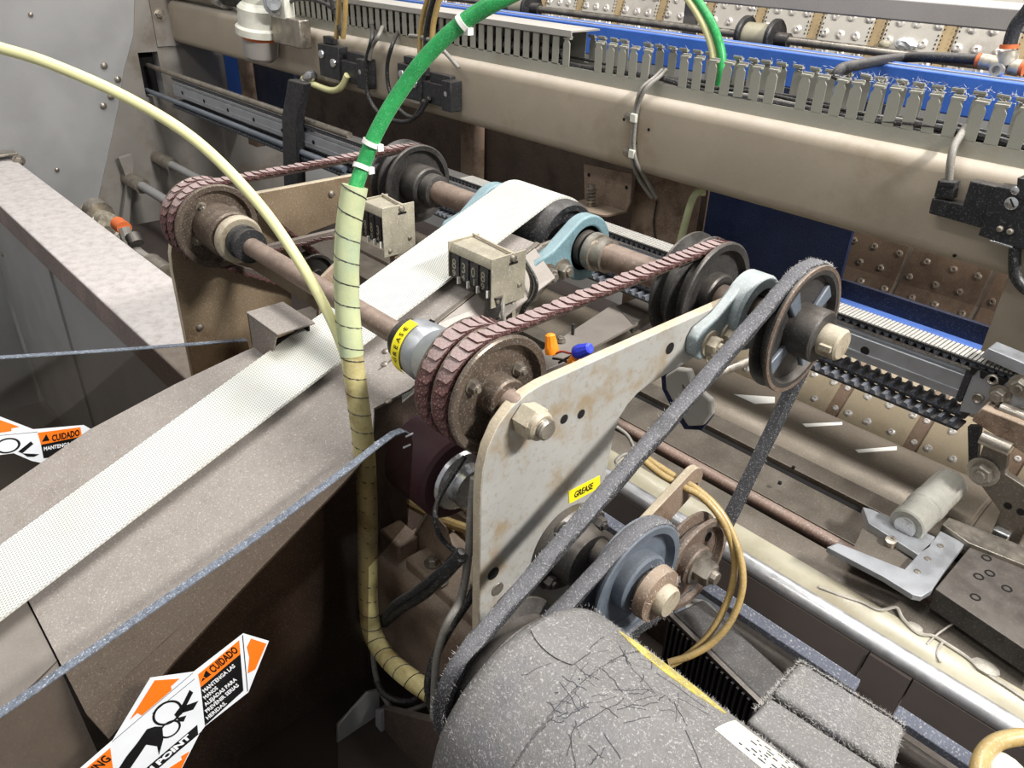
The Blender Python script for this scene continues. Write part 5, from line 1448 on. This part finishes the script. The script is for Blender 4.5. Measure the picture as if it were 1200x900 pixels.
def tie_on(parent, p, d, r):
    d = V(d).normalized(); tz = MB().lathe(V(p) - d * .0022, d, [(0, r), (0, r + .0012), (.0044, r + .0012), (.0044, r)], 24, cap=False).build('cable_tie', 'tie', parent, label='white cable tie')
    u = d.cross(V((fw))).normalized()
    MB().box(V(p) - u * (r + .001) - V((.003, .003, .003)), V(p) - u * (r + .001) + V((.003, .003, .003))).build('tie_head', 'tie', tz)
tie_on(hg, dp(435, 168, .733), dp(441, 155, .73) - dp(427, 190, .74), .0074)
tie_on(hg, dp(543, 27, .681), dp(546, 24, .68) - dp(500, 66, .70), .0074)
tie_on(hg, dp(424, 196, .74), dp(427, 190, .74) - dp(416, 222, .742), .0074)

wr = thing('spiral_wrapped_hose', dp(430, 600, .87), 'hose bundle in pale spiral wrap hanging beside the conveyor and behind the guard', 'hose')
w1 = [dp(416, 218, .742), dp(409, 262, .752), (dp(406, 310, .765)), dp(407, 360, .78), dp(412, 415, .798)]
w2_ = [dp(412, 415, .798), dp(419, 465, .815), dp(426, 520, .835), dp(430, 580, .862), dp(431, 650, .895), dp(432, 710, .92), dp(438, 745, .93), dp(455, 772, .91), dp(478, 793, .88), dp(505, 812, .86)]
MB().tube(w1, .0124, 20, 10).build('wrap', 'wrap', wr, smooth=60, label='pale green upper wrap')
MB().tube(w2_, .0114, 20, 8).build('wrap', 'wrapdirty', wr, smooth=60, label='stained yellow lower wrap')
for pts, r, m_, pitch in ((w1, .0127, 'ink', .022), (w2_, .0117, 'ink', .02)):
    P = spline(pts, 24); up = None; hel = []; L_ = 0
    for i in range(len(P) - 1):
        t_ = (P[i + 1] - P[i]); L_ += t_.length; t_ = t_.normalized()
        if up is None: up = t_.orthogonal().normalized()
        up = (up - t_ * up.dot(t_)).normalized(); sd = t_.cross(up); an_ = -2 * PI * L_ / pitch
        hel.append(P[i] + (up * math.cos(an_) + sd * math.sin(an_)) * r)
    MB().tube(hel, .0006, 5, 1).build('wrap_seam', 'blackwire', wr, stuff=True)

# green and clear hoses dropping into the duct at top
for off, m_, lab in ((0, 'clearhose', 'milky hose dropping into the open duct at top centre, left of its green twin'), (9, 'greenhose', 'green hose dropping into the open duct at top centre beside a milky hose')):
    cable('hose', [on(720 + off, -150, 'Y', 1.25), on(755 + off, -80, 'Y', 1.245), on(785 + off, -30, 'Y', 1.24), on(808 + off, 0, 'Y', 1.235), on(826 + off, 30, 'Y', 1.23), on(836 + off, 60, 'Y', 1.228), on(837 + off, 85, 'Y', 1.225), on(834 + off, 100, 'Y', 1.225)], .0075, m_, lab, 'hose')

# ================================================================== COUNTERS
def counter(x0, x1, y0, y1, z0, z1, digits, label):
    t = thing('counter', ((x0 + x1) / 2, y0, z0), label, 'counter')
    MB().box((x0, y0 + .003, z0), (x1, y1 - .004, z1 - .006)).build('body', 'counter', t, bevel=.001)
    MB().box((x0 + .001, y0, z0 + .001), (x1 - .001, y0 + .004, z1 - .012)).build('face', 'ink', t)
    MB().px([(y0 - .001, z1 - .012), (y0 + .004, z1 - .004), (y1 - .012, z1 - .004), (y1 - .012, z1 - .006), (y0 + .005, z1 - .007), (y0 - .001, z1 - .014)], x0 - .0005, x1 + .0005).build('hood', 'counter', t)
    n = len(digits); w_ = (x1 - x0 - .006) / n
    for i, d in enumerate(digits):
        xx = x0 + .003 + i * w_
        dwh = MB().box((xx + .0012, y0 - .0012, z0 + .003), (xx + w_ - .0022, y0, z1 - .015)).build('digit_wheel', 'black', t, bevel=.0006)
        text(d, .019, dwh, frame((xx + .0026, y0 - .0014, z0 + .014), (1, 0, 0), (0, -1, 0)), 'counter', .0002, name='digit', width=w_ * .42)
        text(str((int(d) + 1) % 10), .012, dwh, frame((xx + .003, y0 - .0014, z0 + .004), (1, 0, 0), (0, -1, 0)), 'counter', .0001, name='digit', width=w_ * .36)
        MB().box((xx + w_ - .003, y0 - .004, z0 - .003), (xx + w_ - .001, y0 + .001, z0 + .006)).build('reset_pin', 'tie', t)
    MB().box((x1, y0 - .002, z0 - .016), (x1 + .0016, y1 + .002, z1)).build('side_plate', 'counter', t, bevel=.0006)
    MB().box((x0 - .0016, y0 - .002, z0), (x0, y1 - .004, z1 - .001)).build('side_plate', 'counter', t, bevel=.0006)
    for y, z in ((y0 + .008, z0 - .008), (y1 - .008, z0 + .004)):
        MB().lathe((x1 + .0016, y, z), (1, 0, 0), [(0, .0035), (.0018, .003), (.0026, .0014)], 12).build('screw', 'steel', t)
    rrd = MB().cyl((x0 - .003, y1 - .012, z1 - .001), (x1 + .004, y1 - .02, z1 - .001), .0017, 8).build('reset_rod', 'nut', t)
    MB().lathe((x1 + .002, y1 - .020, z1 - .006), (1, 0, 0), [(0, .005), (.003, .004), (.004, .002)], 10).build('reset_lug', 'steel', rrd)
    MB().box((x1 + .0016, y1 - .026, z1 - .014), (x1 + .0022, y1 - .012, z1 - .011)).build('slot', 'hole', t)
    return t


c1 = counter(-.735, -.655, .580, .632, 1.216, 1.264, '8308', 'tan four-digit mechanical counter over the right edge of the white belt')
c2 = counter(-.935, -.882, .580, .630, 1.213, 1.268, '883', 'tan mechanical counter behind the spiral-wrapped hose, left of the white belt')
MB().cyl((-.668, .590, 1.175), (-.660, .590, 1.215), .010, 16).build('cable_gland', 'castiron', c1)
MB().tube([V((-.656, .60, 1.205)), V((-.650, .595, 1.19)), V((-.648, .60, 1.165)), V((-.65, .61, 1.14))], .003, 8).build('lead', 'greywire', c1)
MB().box((-.675, .62, 1.15), (-.66, .626, 1.22)).build('mount', 'counter', c1)
MB().box((-.90, .60, 1.10), (-.887, .606, 1.21)).build('mount', 'casting', c2)
for k in range(4):
    cable('black_wire' if k % 2 else 'grey_wire', [on(612 + k, 305, 'Y', .65), on(622 + 2 * k, 325 + k, 'Y', .648), on(621 + k * 2, 345, 'Y', .645), on(612 + k, 362, 'Y', .64), on(606, 380, 'Y', .635)], .0022, 'blackwire' if k % 2 else 'greywire', ['outermost grey wire', 'black wire next outermost', 'second grey wire', 'innermost black wire'][k] + ' looping behind the right-hand counter', 'wire')
# wire nuts in the gap between pulley and arm
w3 = lambda x, y: on(x, y, 'Y', .53)
def wirenut(p, d, m_, label):
    t = thing('wire_nut', p, label, 'wire connector'); d = V(d).normalized()
    u = d.orthogonal().normalized(); v = d.cross(u); prof = ((0, .0072), (.006, .0076), (.008, .0066), (.020, .0050), (.0215, .003))
    vs = []; fs = []; n = 20
    for t_, r in prof:
        for i in range(n):
            a = 2 * PI * i / n; rr = r * (1 + (.08 if (i % 2 and t_ > .007) else 0)); vs.append(V(p) + d * t_ + (u * math.cos(a) + v * math.sin(a)) * rr)
    for j in range(len(prof) - 1):
        for i in range(n): fs.append((j * n + i, j * n + (i + 1) % n, (j + 1) * n + (i + 1) % n, (j + 1) * n + i))
    fs.append(tuple(range(n))); fs.append(tuple((len(prof) - 1) * n + i for i in range(n)))
    MB().add(vs, fs).build('cap', m_, t, smooth=25)
    return t
wirenut(w3(647, 414), w3(645, 394) - w3(647, 414), 'orange', 'orange wire connector standing upright behind the front pulley')
wirenut(w3(676, 413), w3(697, 406) - w3(676, 413), 'bluenut', 'blue wire connector lying beside the orange one')
wirenut(w3(676, 421), w3(664, 440) - w3(676, 421) + V((.0, .0, 0)), 'orange', 'second orange wire connector, mostly sunk behind the plate arm')
cable('red_wire', [w3(648, 416), w3(658, 412), w3(668, 414), w3(677, 413)], .0012, 'redwire', 'red wire between the orange and blue connectors', 'wire')
cable('black_wire', [w3(648, 420), w3(660, 422), w3(668, 428), w3(660, 440)], .0014, 'blackwire', 'black wire under the orange connectors', 'wire')
cable('black_wire', [w3(655, 425), w3(664, 420), w3(676, 414)], .0014, 'blackwire', 'short black wire ending in the blue connector', 'wire')
# cream blocks of terminal strip behind left
ts = thing('terminal_strip', on(615, 382, 'Y', .6), 'white slotted terminal strip behind the red belt, near the counter', 'terminal strip')
MB().prism([on(x, y, 'Y', .60) for x, y in ((590, 385), (622, 372), (624, 382), (592, 396))], (0, .015, 0)).build('strip', 'tie', ts, bevel=.001)
for i in range(6):
    q = on(594 + i * 4.6, 391 - i * 2.1, 'Y', .5992); MB().box(q - V((.0012, 0, .0035)), q + V((.0012, .001, .0035))).build('slot', 'ink', ts)

# ================================================================== SENSORS, REGULATOR, CABLES ON THE BEAM
def sensor(px, py, label, flip=False, s=1.0, Y=BY):
    """black photo sensor with side lug; px, py is its upper left corner on the beam face"""
    o = on(px, py, 'Y', Y - .001); t = thing('photo_sensor', o, label, 'sensor')
    bx = lambda x0, x1, z0, z1, d0, d1, n, m_='black', bv=.002: MB().box((o.x + x0 * s, Y - d1 * s, o.z + z0 * s), (o.x + x1 * s, Y - d0 * s, o.z + z1 * s)).build(n, m_, t, bevel=bv)
    bx(0, .10, -.085, -.005, .001, .030, 'body')
    bx(.10, .215, -.085, -.035, .001, .026, 'lens_block')
    bx(.12, .20, -.045, -.012, .001, .018, 'bracket')
    bx(.02, .06, -.004, .014, .004, .024, 'top_socket')
    bx(.19, .225, -.09, -.02, .001, .036, 'end_lug')
    for x, z in ((.02, -.03), (.075, -.045), (.205, -.05)):
        MB().lathe((o.x + x * s, Y - .031 * s, o.z + z * s), (0, -1, 0), [(0, .011 * s), (.004 * s, .010 * s), (.0055 * s, .004 * s)], 14).build('screw', 'bright', t)
    bx(.02, .09, -.095, -.085, .004, .028, 'foot', 'steel')
    return t
sensor(383, 47, 'black photo sensor on the far left of the tan beam under grey wires')
sensor(476, 70, 'black photo sensor on the tan beam behind the green hose', s=.92)

# right hand sensor with fork frame
rs_ = thing('photo_sensor', on(1150, 240, 'Y', BY), 'large black photo sensor with forked frame on the beam at right edge', 'sensor')
y_ = BY - .004
pr_ = lambda pts, d, n, m_='black', Y=None, bv=.0015, lab=None: MB().prism([on(x, y, 'Y', (Y or y_)) for x, y in pts], (0, d, 0)).build(n, m_, rs_, bevel=bv, label=lab)
pr_([(1092, 232), (1128, 240), (1137, 212), (1170, 219), (1160, 268), (1148, 267), (1088, 250)], .02, 'fork_frame', Y=BY - .022)
pr_([(1099, 211), (1120, 213), (1116, 234), (1094, 231)], .016, 'connector', Y=BY - .022)
pr_([(1101, 213), (1119, 214), (1118, 219), (1100, 218)], .02, 'connector_ring', Y=BY - .025, bv=.0006)
pr_([(1168, 218), (1200, 224), (1225, 230), (1225, 300), (1190, 290), (1146, 276), (1158, 240)], .028, 'body', Y=BY - .030)
pr_([(1192, 208), (1225, 214), (1225, 240), (1190, 232)], .03, 'top_cap', Y=BY - .034)
pr_([(1160, 281), (1186, 289), (1186, 291), (1159, 283)], .004, 'metal_strip', 'bright', Y=BY - .032, bv=.0004)
for p, r in (((1186, 238), .0085), ((1191, 223), .0055), ((1172, 268), .004), ((1184, 271), .004)):
    q = on(*p, 'Y', BY - .0305); scw = MB().lathe(q, (0, -1, 0), [(0, r), (.003, r * .95), (.0042, r * .6)], 18).build('screw', 'bright' if r > .005 else 'steel', rs_)
q = on(1186, 238, 'Y', BY - .0350); MB().box(q - V((.006, .0002, .001)), q + V((.006, .0002, .001)), Matrix.Rotation(.9, 3, 'Y'), q).build('screw_slot', 'ink', rs_)
cable('sensor_cable', [on(1112, 212, 'Y', BY - .012), on(1114, 190, 'Y', BY - .014), on(1118, 172, 'Y', BY - .005), on(1126, 158, 'Y', DY0 - .002), on(1132, 148, 'Y', DY0 + .01)], .0052, 'greywire', 'grey cable from the duct down to the right-hand sensor plug')
cable('sensor_cable', [on(1190, 289, 'Y', BY - .02), on(1189, 305, 'Y', BY - .022), on(1191, 325, 'Y', BY - .022), on(1204, 340, 'Y', BY - .02), on(1225, 345, 'Y', BY)], .0075, 'blackwire', 'thick black cable leaving the bottom of the right-hand sensor')
# twin grey cables clipped to the beam
for k, d in ((0, 0), (1, 5)):
    cable('grey_cable', [on(776 + d, 82, 'Y', DY0 + .012), on(768 + d, 90, 'Y', DY0 - .004), on(752 + d, 104, 'Y', BY - .004), on(745 + d * .6, 125, 'Y', BY - .005), on(743 + d * .4, 142, 'Y', BY - .005), on(740 + d * .6, 168, 'Y', BY - .005), on(741 + d, 190, 'Y', BY - .005), on(750 + d * 1.6, 212, 'Y', BY + .02), on(764 + d, 232, 'Y', BY + .04)], .0034, 'greywire', ['left one of the two grey cables clipped down the front of the tan beam', 'right one of the two grey cables clipped down the front of the tan beam'][k])
for p, lab in (((741, 138), 'upper cream clip holding two grey cables on the tan beam'), ((739, 180), 'lower cream clip holding two grey cables on the tan beam')):
    q = on(*p, 'Y', BY - .008); t = thing('cable_clip', q, lab, 'clip')
    MB().box(q - V((.004, .003, .008)), q + V((.010, .004, .008))).build('band', 'fitting', t, bevel=.002)
    MB().lathe(q + V((-.014, .006, 0)), (0, -1, 0), [(0, .008), (.004, .007), (.006, .003)], 12).build('screw', 'steel', t)
# grey loops and hoses by the left sensors
s_ = lambda x, y: on(x, y, 'Y', BY - .03)
cable('loop_cable', [on(436, 30, 'Y', DY0), s_(436, 45), s_(430, 70), s_(430, 105), s_(440, 128), s_(458, 140), s_(478, 142), s_(490, 132), s_(497, 118)], .0055, 'blackwire', 'dark cable loop hanging between the two black sensors, outer one')
cable('loop_cable', [on(448, 32, 'Y', DY0), s_(444, 42), s_(436, 55), s_(433, 70)], .005, 'greywire', 'short grey cable stub beside the dark cable loops')
cable('loop_cable', [on(466, 38, 'Y', DY0), s_(460, 52), s_(454, 75), s_(455, 100), s_(463, 122), s_(478, 136), s_(490, 135), s_(503, 115)], .005, 'blackwire', 'dark cable loop hanging between the two black sensors, inner one')
cable('grey_cable', [s_(480, 42), s_(495, 44), s_(510, 50), s_(525, 65), s_(538, 80)], .0045, 'greywire', 'grey cable curving over the second black sensor')
for x, lab in ((396, 'left amber hose rising from the first black sensor'), (404, 'right amber hose rising from the first black sensor')):
    cable('amber_hose', [s_(x - 2, 45), s_(x, 25), s_(x + 1, 0), s_(x + 1, -25)], .0065, 'yellowhose', lab, 'hose')
cable('black_cable', [s_(388, 0), s_(392, 15), s_(400, 42)], .005, 'blackwire', 'black cable beside the amber hoses above the first sensor')
for x, m_, lab in ((492, 'yellowhose', 'amber hose rising from the second sensor'), (499, 'blackwire', 'black cable rising from the second sensor'), (506, 'yellowhose', 'second amber hose rising from the second sensor, right of the black cable')):
    cable('hose' if m_ != 'blackwire' else 'black_cable', [s_(x, 66), s_(x + 1, 35), s_(x + 6, 10), s_(x + 14, -15)], .006, m_, lab, 'hose' if m_ != 'blackwire' else 'cable')
cable('cream_hose', [s_(355, 92), s_(370, 100), s_(388, 106), s_(400, 102), s_(407, 88)], .0085, 'clearhose', 'short cream hose bending under the first black sensor', 'hose')
for p in ((359, 91), (352, 100)):
    q = s_(*p); o = MB().lathe(q, (.7, 0, .2), [(0, .012), (.01, .016), (.035, .016), (.045, .010)], 14).build('hose_fitting', 'bright', None); tag(o, ['upper', 'lower'][p[0] == 352] + ' shiny fitting at the end of the cream hose', 'fitting')
cable('black_cable', [s_(330, 8), s_(345, 0), s_(362, -1), s_(380, 4), s_(392, 12)], .005, 'blackwire', 'black cable curving from the filter unit to the first sensor')

fr = thing('filter_regulator', on(305, 40, 'Y', BY - .05), 'white air filter unit with an orange ring, top left on the tan beam', 'filter unit')
F_ = lambda x, y: on(x, y, 'Y', BY - .05)
axd = F_(306, 70) - F_(303, 5)
L_ = axd.length
MB().lathe(F_(303, 5) - axd * .5, axd, [(0, .04), (L_ * .45, .042), (L_ * .52, .05)], 24).build('head', 'fitting', fr)
MB().lathe(F_(303, 5), axd, [(0, .05), (L_ * .06, .058), (L_ * .36, .058), (L_ * .40, .066), (L_ * .52, .066), (L_ * .54, .052)], 28).build('collar', 'fitting', fr)
MB().lathe(F_(303, 5) + axd * .54, axd, [(0, .050), (L_ * .06, .050)], 28).build('orange_ring', 'orangering', fr)
MB().lathe(F_(303, 5) + axd * .60, axd, [(0, .050), (L_ * .1, .050), (L_ * .32, .047), (L_ * .40, .036)], 28).build('bowl', 'greybar', fr)
MB().box(F_(322, 28) - V((.02, .0, .05)), F_(340, 36) + V((.05, .035, .03))).build('side_bracket', 'steel', fr, bevel=.004)
MB().lathe(F_(322, 4), (.8, -.5, .1), [(0, .03), (.02, .03), (.022, .022), (.04, .018)], 16).build('elbow', 'bright', fr)
MB().box(F_(325, 14) - V((.03, 0, .06)), F_(328, 14) + V((.03, .03, .04))).build('clamp', 'fitting', fr, bevel=.004)
ac = thing('air_cylinder', on(225, 3, 'Y', 1.2), 'grey round cylinder with black end cap lying on the beam, top left corner', 'cylinder')
p = V((on(190, 0, 'Y', 1.2).x - .3, 1.2, BT + .055)); xe = on(268, 8, 'Y', 1.2).x
MB().lathe(p, (1, 0, 0), [(0, .05), (xe - p.x - .03, .05)], 28).build('barrel', 'steel', ac)
MB().lathe((xe - .03, 1.2, BT + .055), (1, 0, 0), [(0, .052), (.04, .054), (.05, .046)], 28).build('bright_ring', 'bright', ac)
MB().lathe((xe + .02, 1.2, BT + .055), (1, 0, 0), [(0, .042), (.16, .042), (.165, .03)], 24).build('end_cap', 'black', ac)
MB().box((xe - .5, 1.16, BT + .0), (xe - .45, 1.24, BT + .01)).build('foot', 'steel', ac)

# top right: black hose with fittings
T_ = lambda x, y: on(x, y, 'Y', 1.50)
cable('black_hose', [on(978, 92, 'Y', 1.225), on(986, 81, 'Y', 1.235), on(1010, 75, 'Y', 1.28), T_(1050, 68.5), T_(1090, 67), T_(1148, 70)], .0085, 'rubber', 'black dusty hose lying over the blue bar at upper right', 'hose')
tf = thing('tee_fitting', T_(1165, 72), 'dirty brass tee fitting with orange rings at the upper right edge', 'fitting')
MB().cyl(T_(1145, 70), T_(1150, 71), .011, 16).build('orange_ring', 'orangering', tf)
MB().cyl(T_(1150, 71), T_(1164, 74), .012, 16).build('sleeve', 'brass', tf)
MB().cyl(T_(1163, 74), T_(1182, 78), .013, 14).build('tee_body', 'brass', tf)
MB().cyl(T_(1182, 60), T_(1180, 76), .015, 14).build('branch', 'brass', tf)
MB().cyl(T_(1183, 52), T_(1182, 57), .0135, 16).build('orange_ring', 'orangering', tf)
MB().cyl(T_(1184, 78), T_(1196, 80), .013, 14).build('sleeve', 'brass', tf)
MB().cyl(T_(1196, 79), T_(1201, 80), .012, 14).build('orange_ring', 'orangering', tf)
MB().lathe(on(1170, 83, 'Y', 1.46), (0, -1, .2), [(0, .010), (.014, .010), (.014, .006), (.002, .005)], 16).build('open_port', 'bright', tf)
cable('black_hose', [T_(1183, 55), T_(1186, 42), T_(1192, 28), T_(1206, 10), T_(1226, -25), T_(1250, -90)], .0105, 'rubber', 'thick black hose rising from the tee fitting at the upper right edge', 'hose')
rg = thing('paper_scrap', on(1055, 52, 'Y', 1.955), 'crumpled white rag and cream tab behind the blue bar, upper right', 'rag')
mb = MB(); mb.sphere(on(1062, 52, 'Y', 1.955), 1, 12, (.026, .012, .012)); mb.v = [v + V((random.gauss(0, .0025), random.gauss(0, .0025), random.gauss(0, .0025))) for v in mb.v]; mb.build('rag', 'white', rg, smooth=0)
MB().sphere(on(1036, 52, 'Y', 1.955), 1, 10, (.014, .010, .010)).build('tab', 'cream', rg)

# ================================================================== LOWER RIGHT: ribbed cover, amber hoses, amber ring
rc = thing('ribbed_cover', on(830, 790, 'Z', .82), 'black ribbed cover with pale rim, deep behind the big motor', 'cover')
cz_ = .875
top_ = [on(x, y, 'Z', cz_) for x, y in ((789, 719), (899, 823), (885, 850), (776, 745))]
pa, pb = on(789, 719, 'Z', cz_), on(899, 826, 'Z', cz_)
lx = (pb - pa); lx.z = 0; Lr = lx.length; lx = lx.normalized(); nyv = V((-lx.y, lx.x, 0))
if nyv.y > 0: nyv = -nyv
MB().prism([pa, pb, pb + V((0, 0, -.12)), pa + V((0, 0, -.12))], -nyv * .05).build('back_box', 'black', rc, bevel=.003)
MB().prism([pa + nyv * .001 + V((0, 0, .001)), pb + nyv * .001 + V((0, 0, .001)), pb + nyv * .001 + V((0, 0, -.004)), pa + nyv * .001 + V((0, 0, -.004))], nyv * .006).build('rim', 'castiron', rc)
rb = MB(); rb.box((0, 0, -.11), (.0032, .010, 0)); me_rb = rb.mesh('rib', mats=[MAT['black']], smooth=0)
nr = int(Lr / .0082)
for i in range(nr):
    fm = frame(pa + lx * (i * .0082 + .002) + V((0, 0, -.004)), lx, (0, 0, 1))
    if (fm.to_3x3() @ V((0, 1, 0))).dot(nyv) < 0: fm = fm @ Matrix.Scale(-1, 4, (0, 1, 0))
    piece(me_rb, 'rib', rc, fm)
cl2 = thing('dirty_cap', on(830, 718, 'Z', .83), 'round grey dust-filled cap in front of the ribbed cover below the rusty idler', 'cap')
q = on(822, 715, 'Z', .83); MB().lathe(q, (0, 0, -1), [(0, .028), (.002, .036), (.02, .036), (.022, .03)], 28).build('cap_body', 'bluegrey', cl2)
MB().sphere(q + V((0, 0, -.004)), 1, 12, (.025, .022, .008)).build('dust_heap', 'lint', cl2)
hb2 = thing('steel_lever', on(892, 785, 'Z', .83), 'small rounded steel arm with a hole beside the junction box', 'arm')
MB().prism([on(x, y, 'Z', .83) for x, y in ((874, 776), (880, 772), (893, 778), (902, 790), (915, 800), (904, 816), (893, 798), (884, 788))], (0, 0, -.006)).build('plate', 'casting', hb2, bevel=.001)
q = on(889, 784, 'Z', .8305); MB().cyl(q, q + V((0, 0, .0005)), .003, 10).build('hole', 'hole', hb2)
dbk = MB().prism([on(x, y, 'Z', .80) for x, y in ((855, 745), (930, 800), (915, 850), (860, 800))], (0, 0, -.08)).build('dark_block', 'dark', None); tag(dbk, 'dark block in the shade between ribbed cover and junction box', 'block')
yh = lambda x, y, d: dp(x, y, d)
cable('amber_hose', [dp(755, 540, .93), dp(775, 556, .925), dp(800, 570, .92), dp(822, 582, .915), dp(843, 605, .91), dp(857, 635, .91), dp(861, 668, .915), dp(852, 705, .92), dp(832, 742, .925), dp(808, 766, .93), dp(785, 780, .935)], .0042, 'yellowhose', 'amber hose through the idler arm slot, curving down on the left', 'hose')
cable('clear_hose', [dp(755, 535, .94), dp(790, 558, .93), dp(815, 572, .92), dp(838, 592, .915), (dp(855, 618, .91)), dp(868, 655, .905), dp(870, 690, .905), dp(858, 725, .91), dp(836, 752, .915), dp(810, 768, .92), dp(784, 776, .93)], .0042, 'yellowhose', 'paler amber hose beside it, making the outer right-hand loop', 'hose')
cable('coil_wire', [dp(722, 500, .9), dp(735, 510, .9), dp(742, 525, .9), dp(738, 540, .9), dp(728, 548, .9), (dp(722, 540, .9)), dp(735, 532, .905), dp(744, 545, .91), dp(736, 560, .91)], .0022, 'greywire', 'small grey wire coil between the grey plate edge and the linty belt')
ar = thing('amber_ring', on(1180, 890, 'Z', .98), 'amber hose curl around a white plug in the bottom right corner', 'hose')
K = lambda x, y: on(x, y, 'Z', .98)
MB().tube([K(1148, 930), K(1147, 905), K(1152, 885), K(1166, 871), K(1185, 865), K(1206, 864), K(1245, 872), K(1285, 900), K(1300, 945), K(1290, 1000)], .0078, 14, 8).build('curl', 'yellowhose', ar)
MB().sphere(K(1180, 893) - V((0, 0, .01)), 1, 14, (.022, .016, .010)).build('plug', 'fitting', ar)


# ================================================================== GROUPS of repeated things
GROUPS = dict(belt_pulley='belt pulleys on the two shafts', link_belt='red twist-link belts', hanger_bearing='hanger bearings on the rear shaft',
              bearing_plate='side plates of the drive', counter='mechanical counters', wire_nut='wire connectors by the front pulley', photo_sensor='black photo sensors on the tan beam',
              toothed_belt='toothed belts of the linear rail', wire_duct='slotted wire ducts on the tan beam', cable_clip='cable clips on the tan beam', v_belt='linty V-belts',
              smoked_guard='smoked acrylic guards', warning_label='pinch point warning labels', perforated_sheet='dimpled ironer sheets', machine_post='posts under the tan beam',
              loop_cable='cable loops between the sensors', black_wire='thin wires by the front pulley and counter', grey_wire='wires behind the right-hand counter', brown_pipe='dull pipes below the pale ledge',
              idler_pulley='idler pulleys of the linty belts', lower_pulley='small low pulleys', flange_bearing='flange bearings', guide_rod='rods at the left end panel', amber_hose='amber hoses',
              grey_cable='grey cables', black_cable='black cables', hose_fitting='shiny fittings of the cream hose', cable_bundle='cables in the wire ducts', sensor_cable='cables of the right-hand sensor', hose='hoses at the top of the picture', black_hose='black hoses at upper right')
for o in list(COL.objects):
    if o.parent is None and 'label' in o:
        k = o.name.split('.')[0]
        if k in GROUPS and 'group' not in o: o['group'] = GROUPS[k]
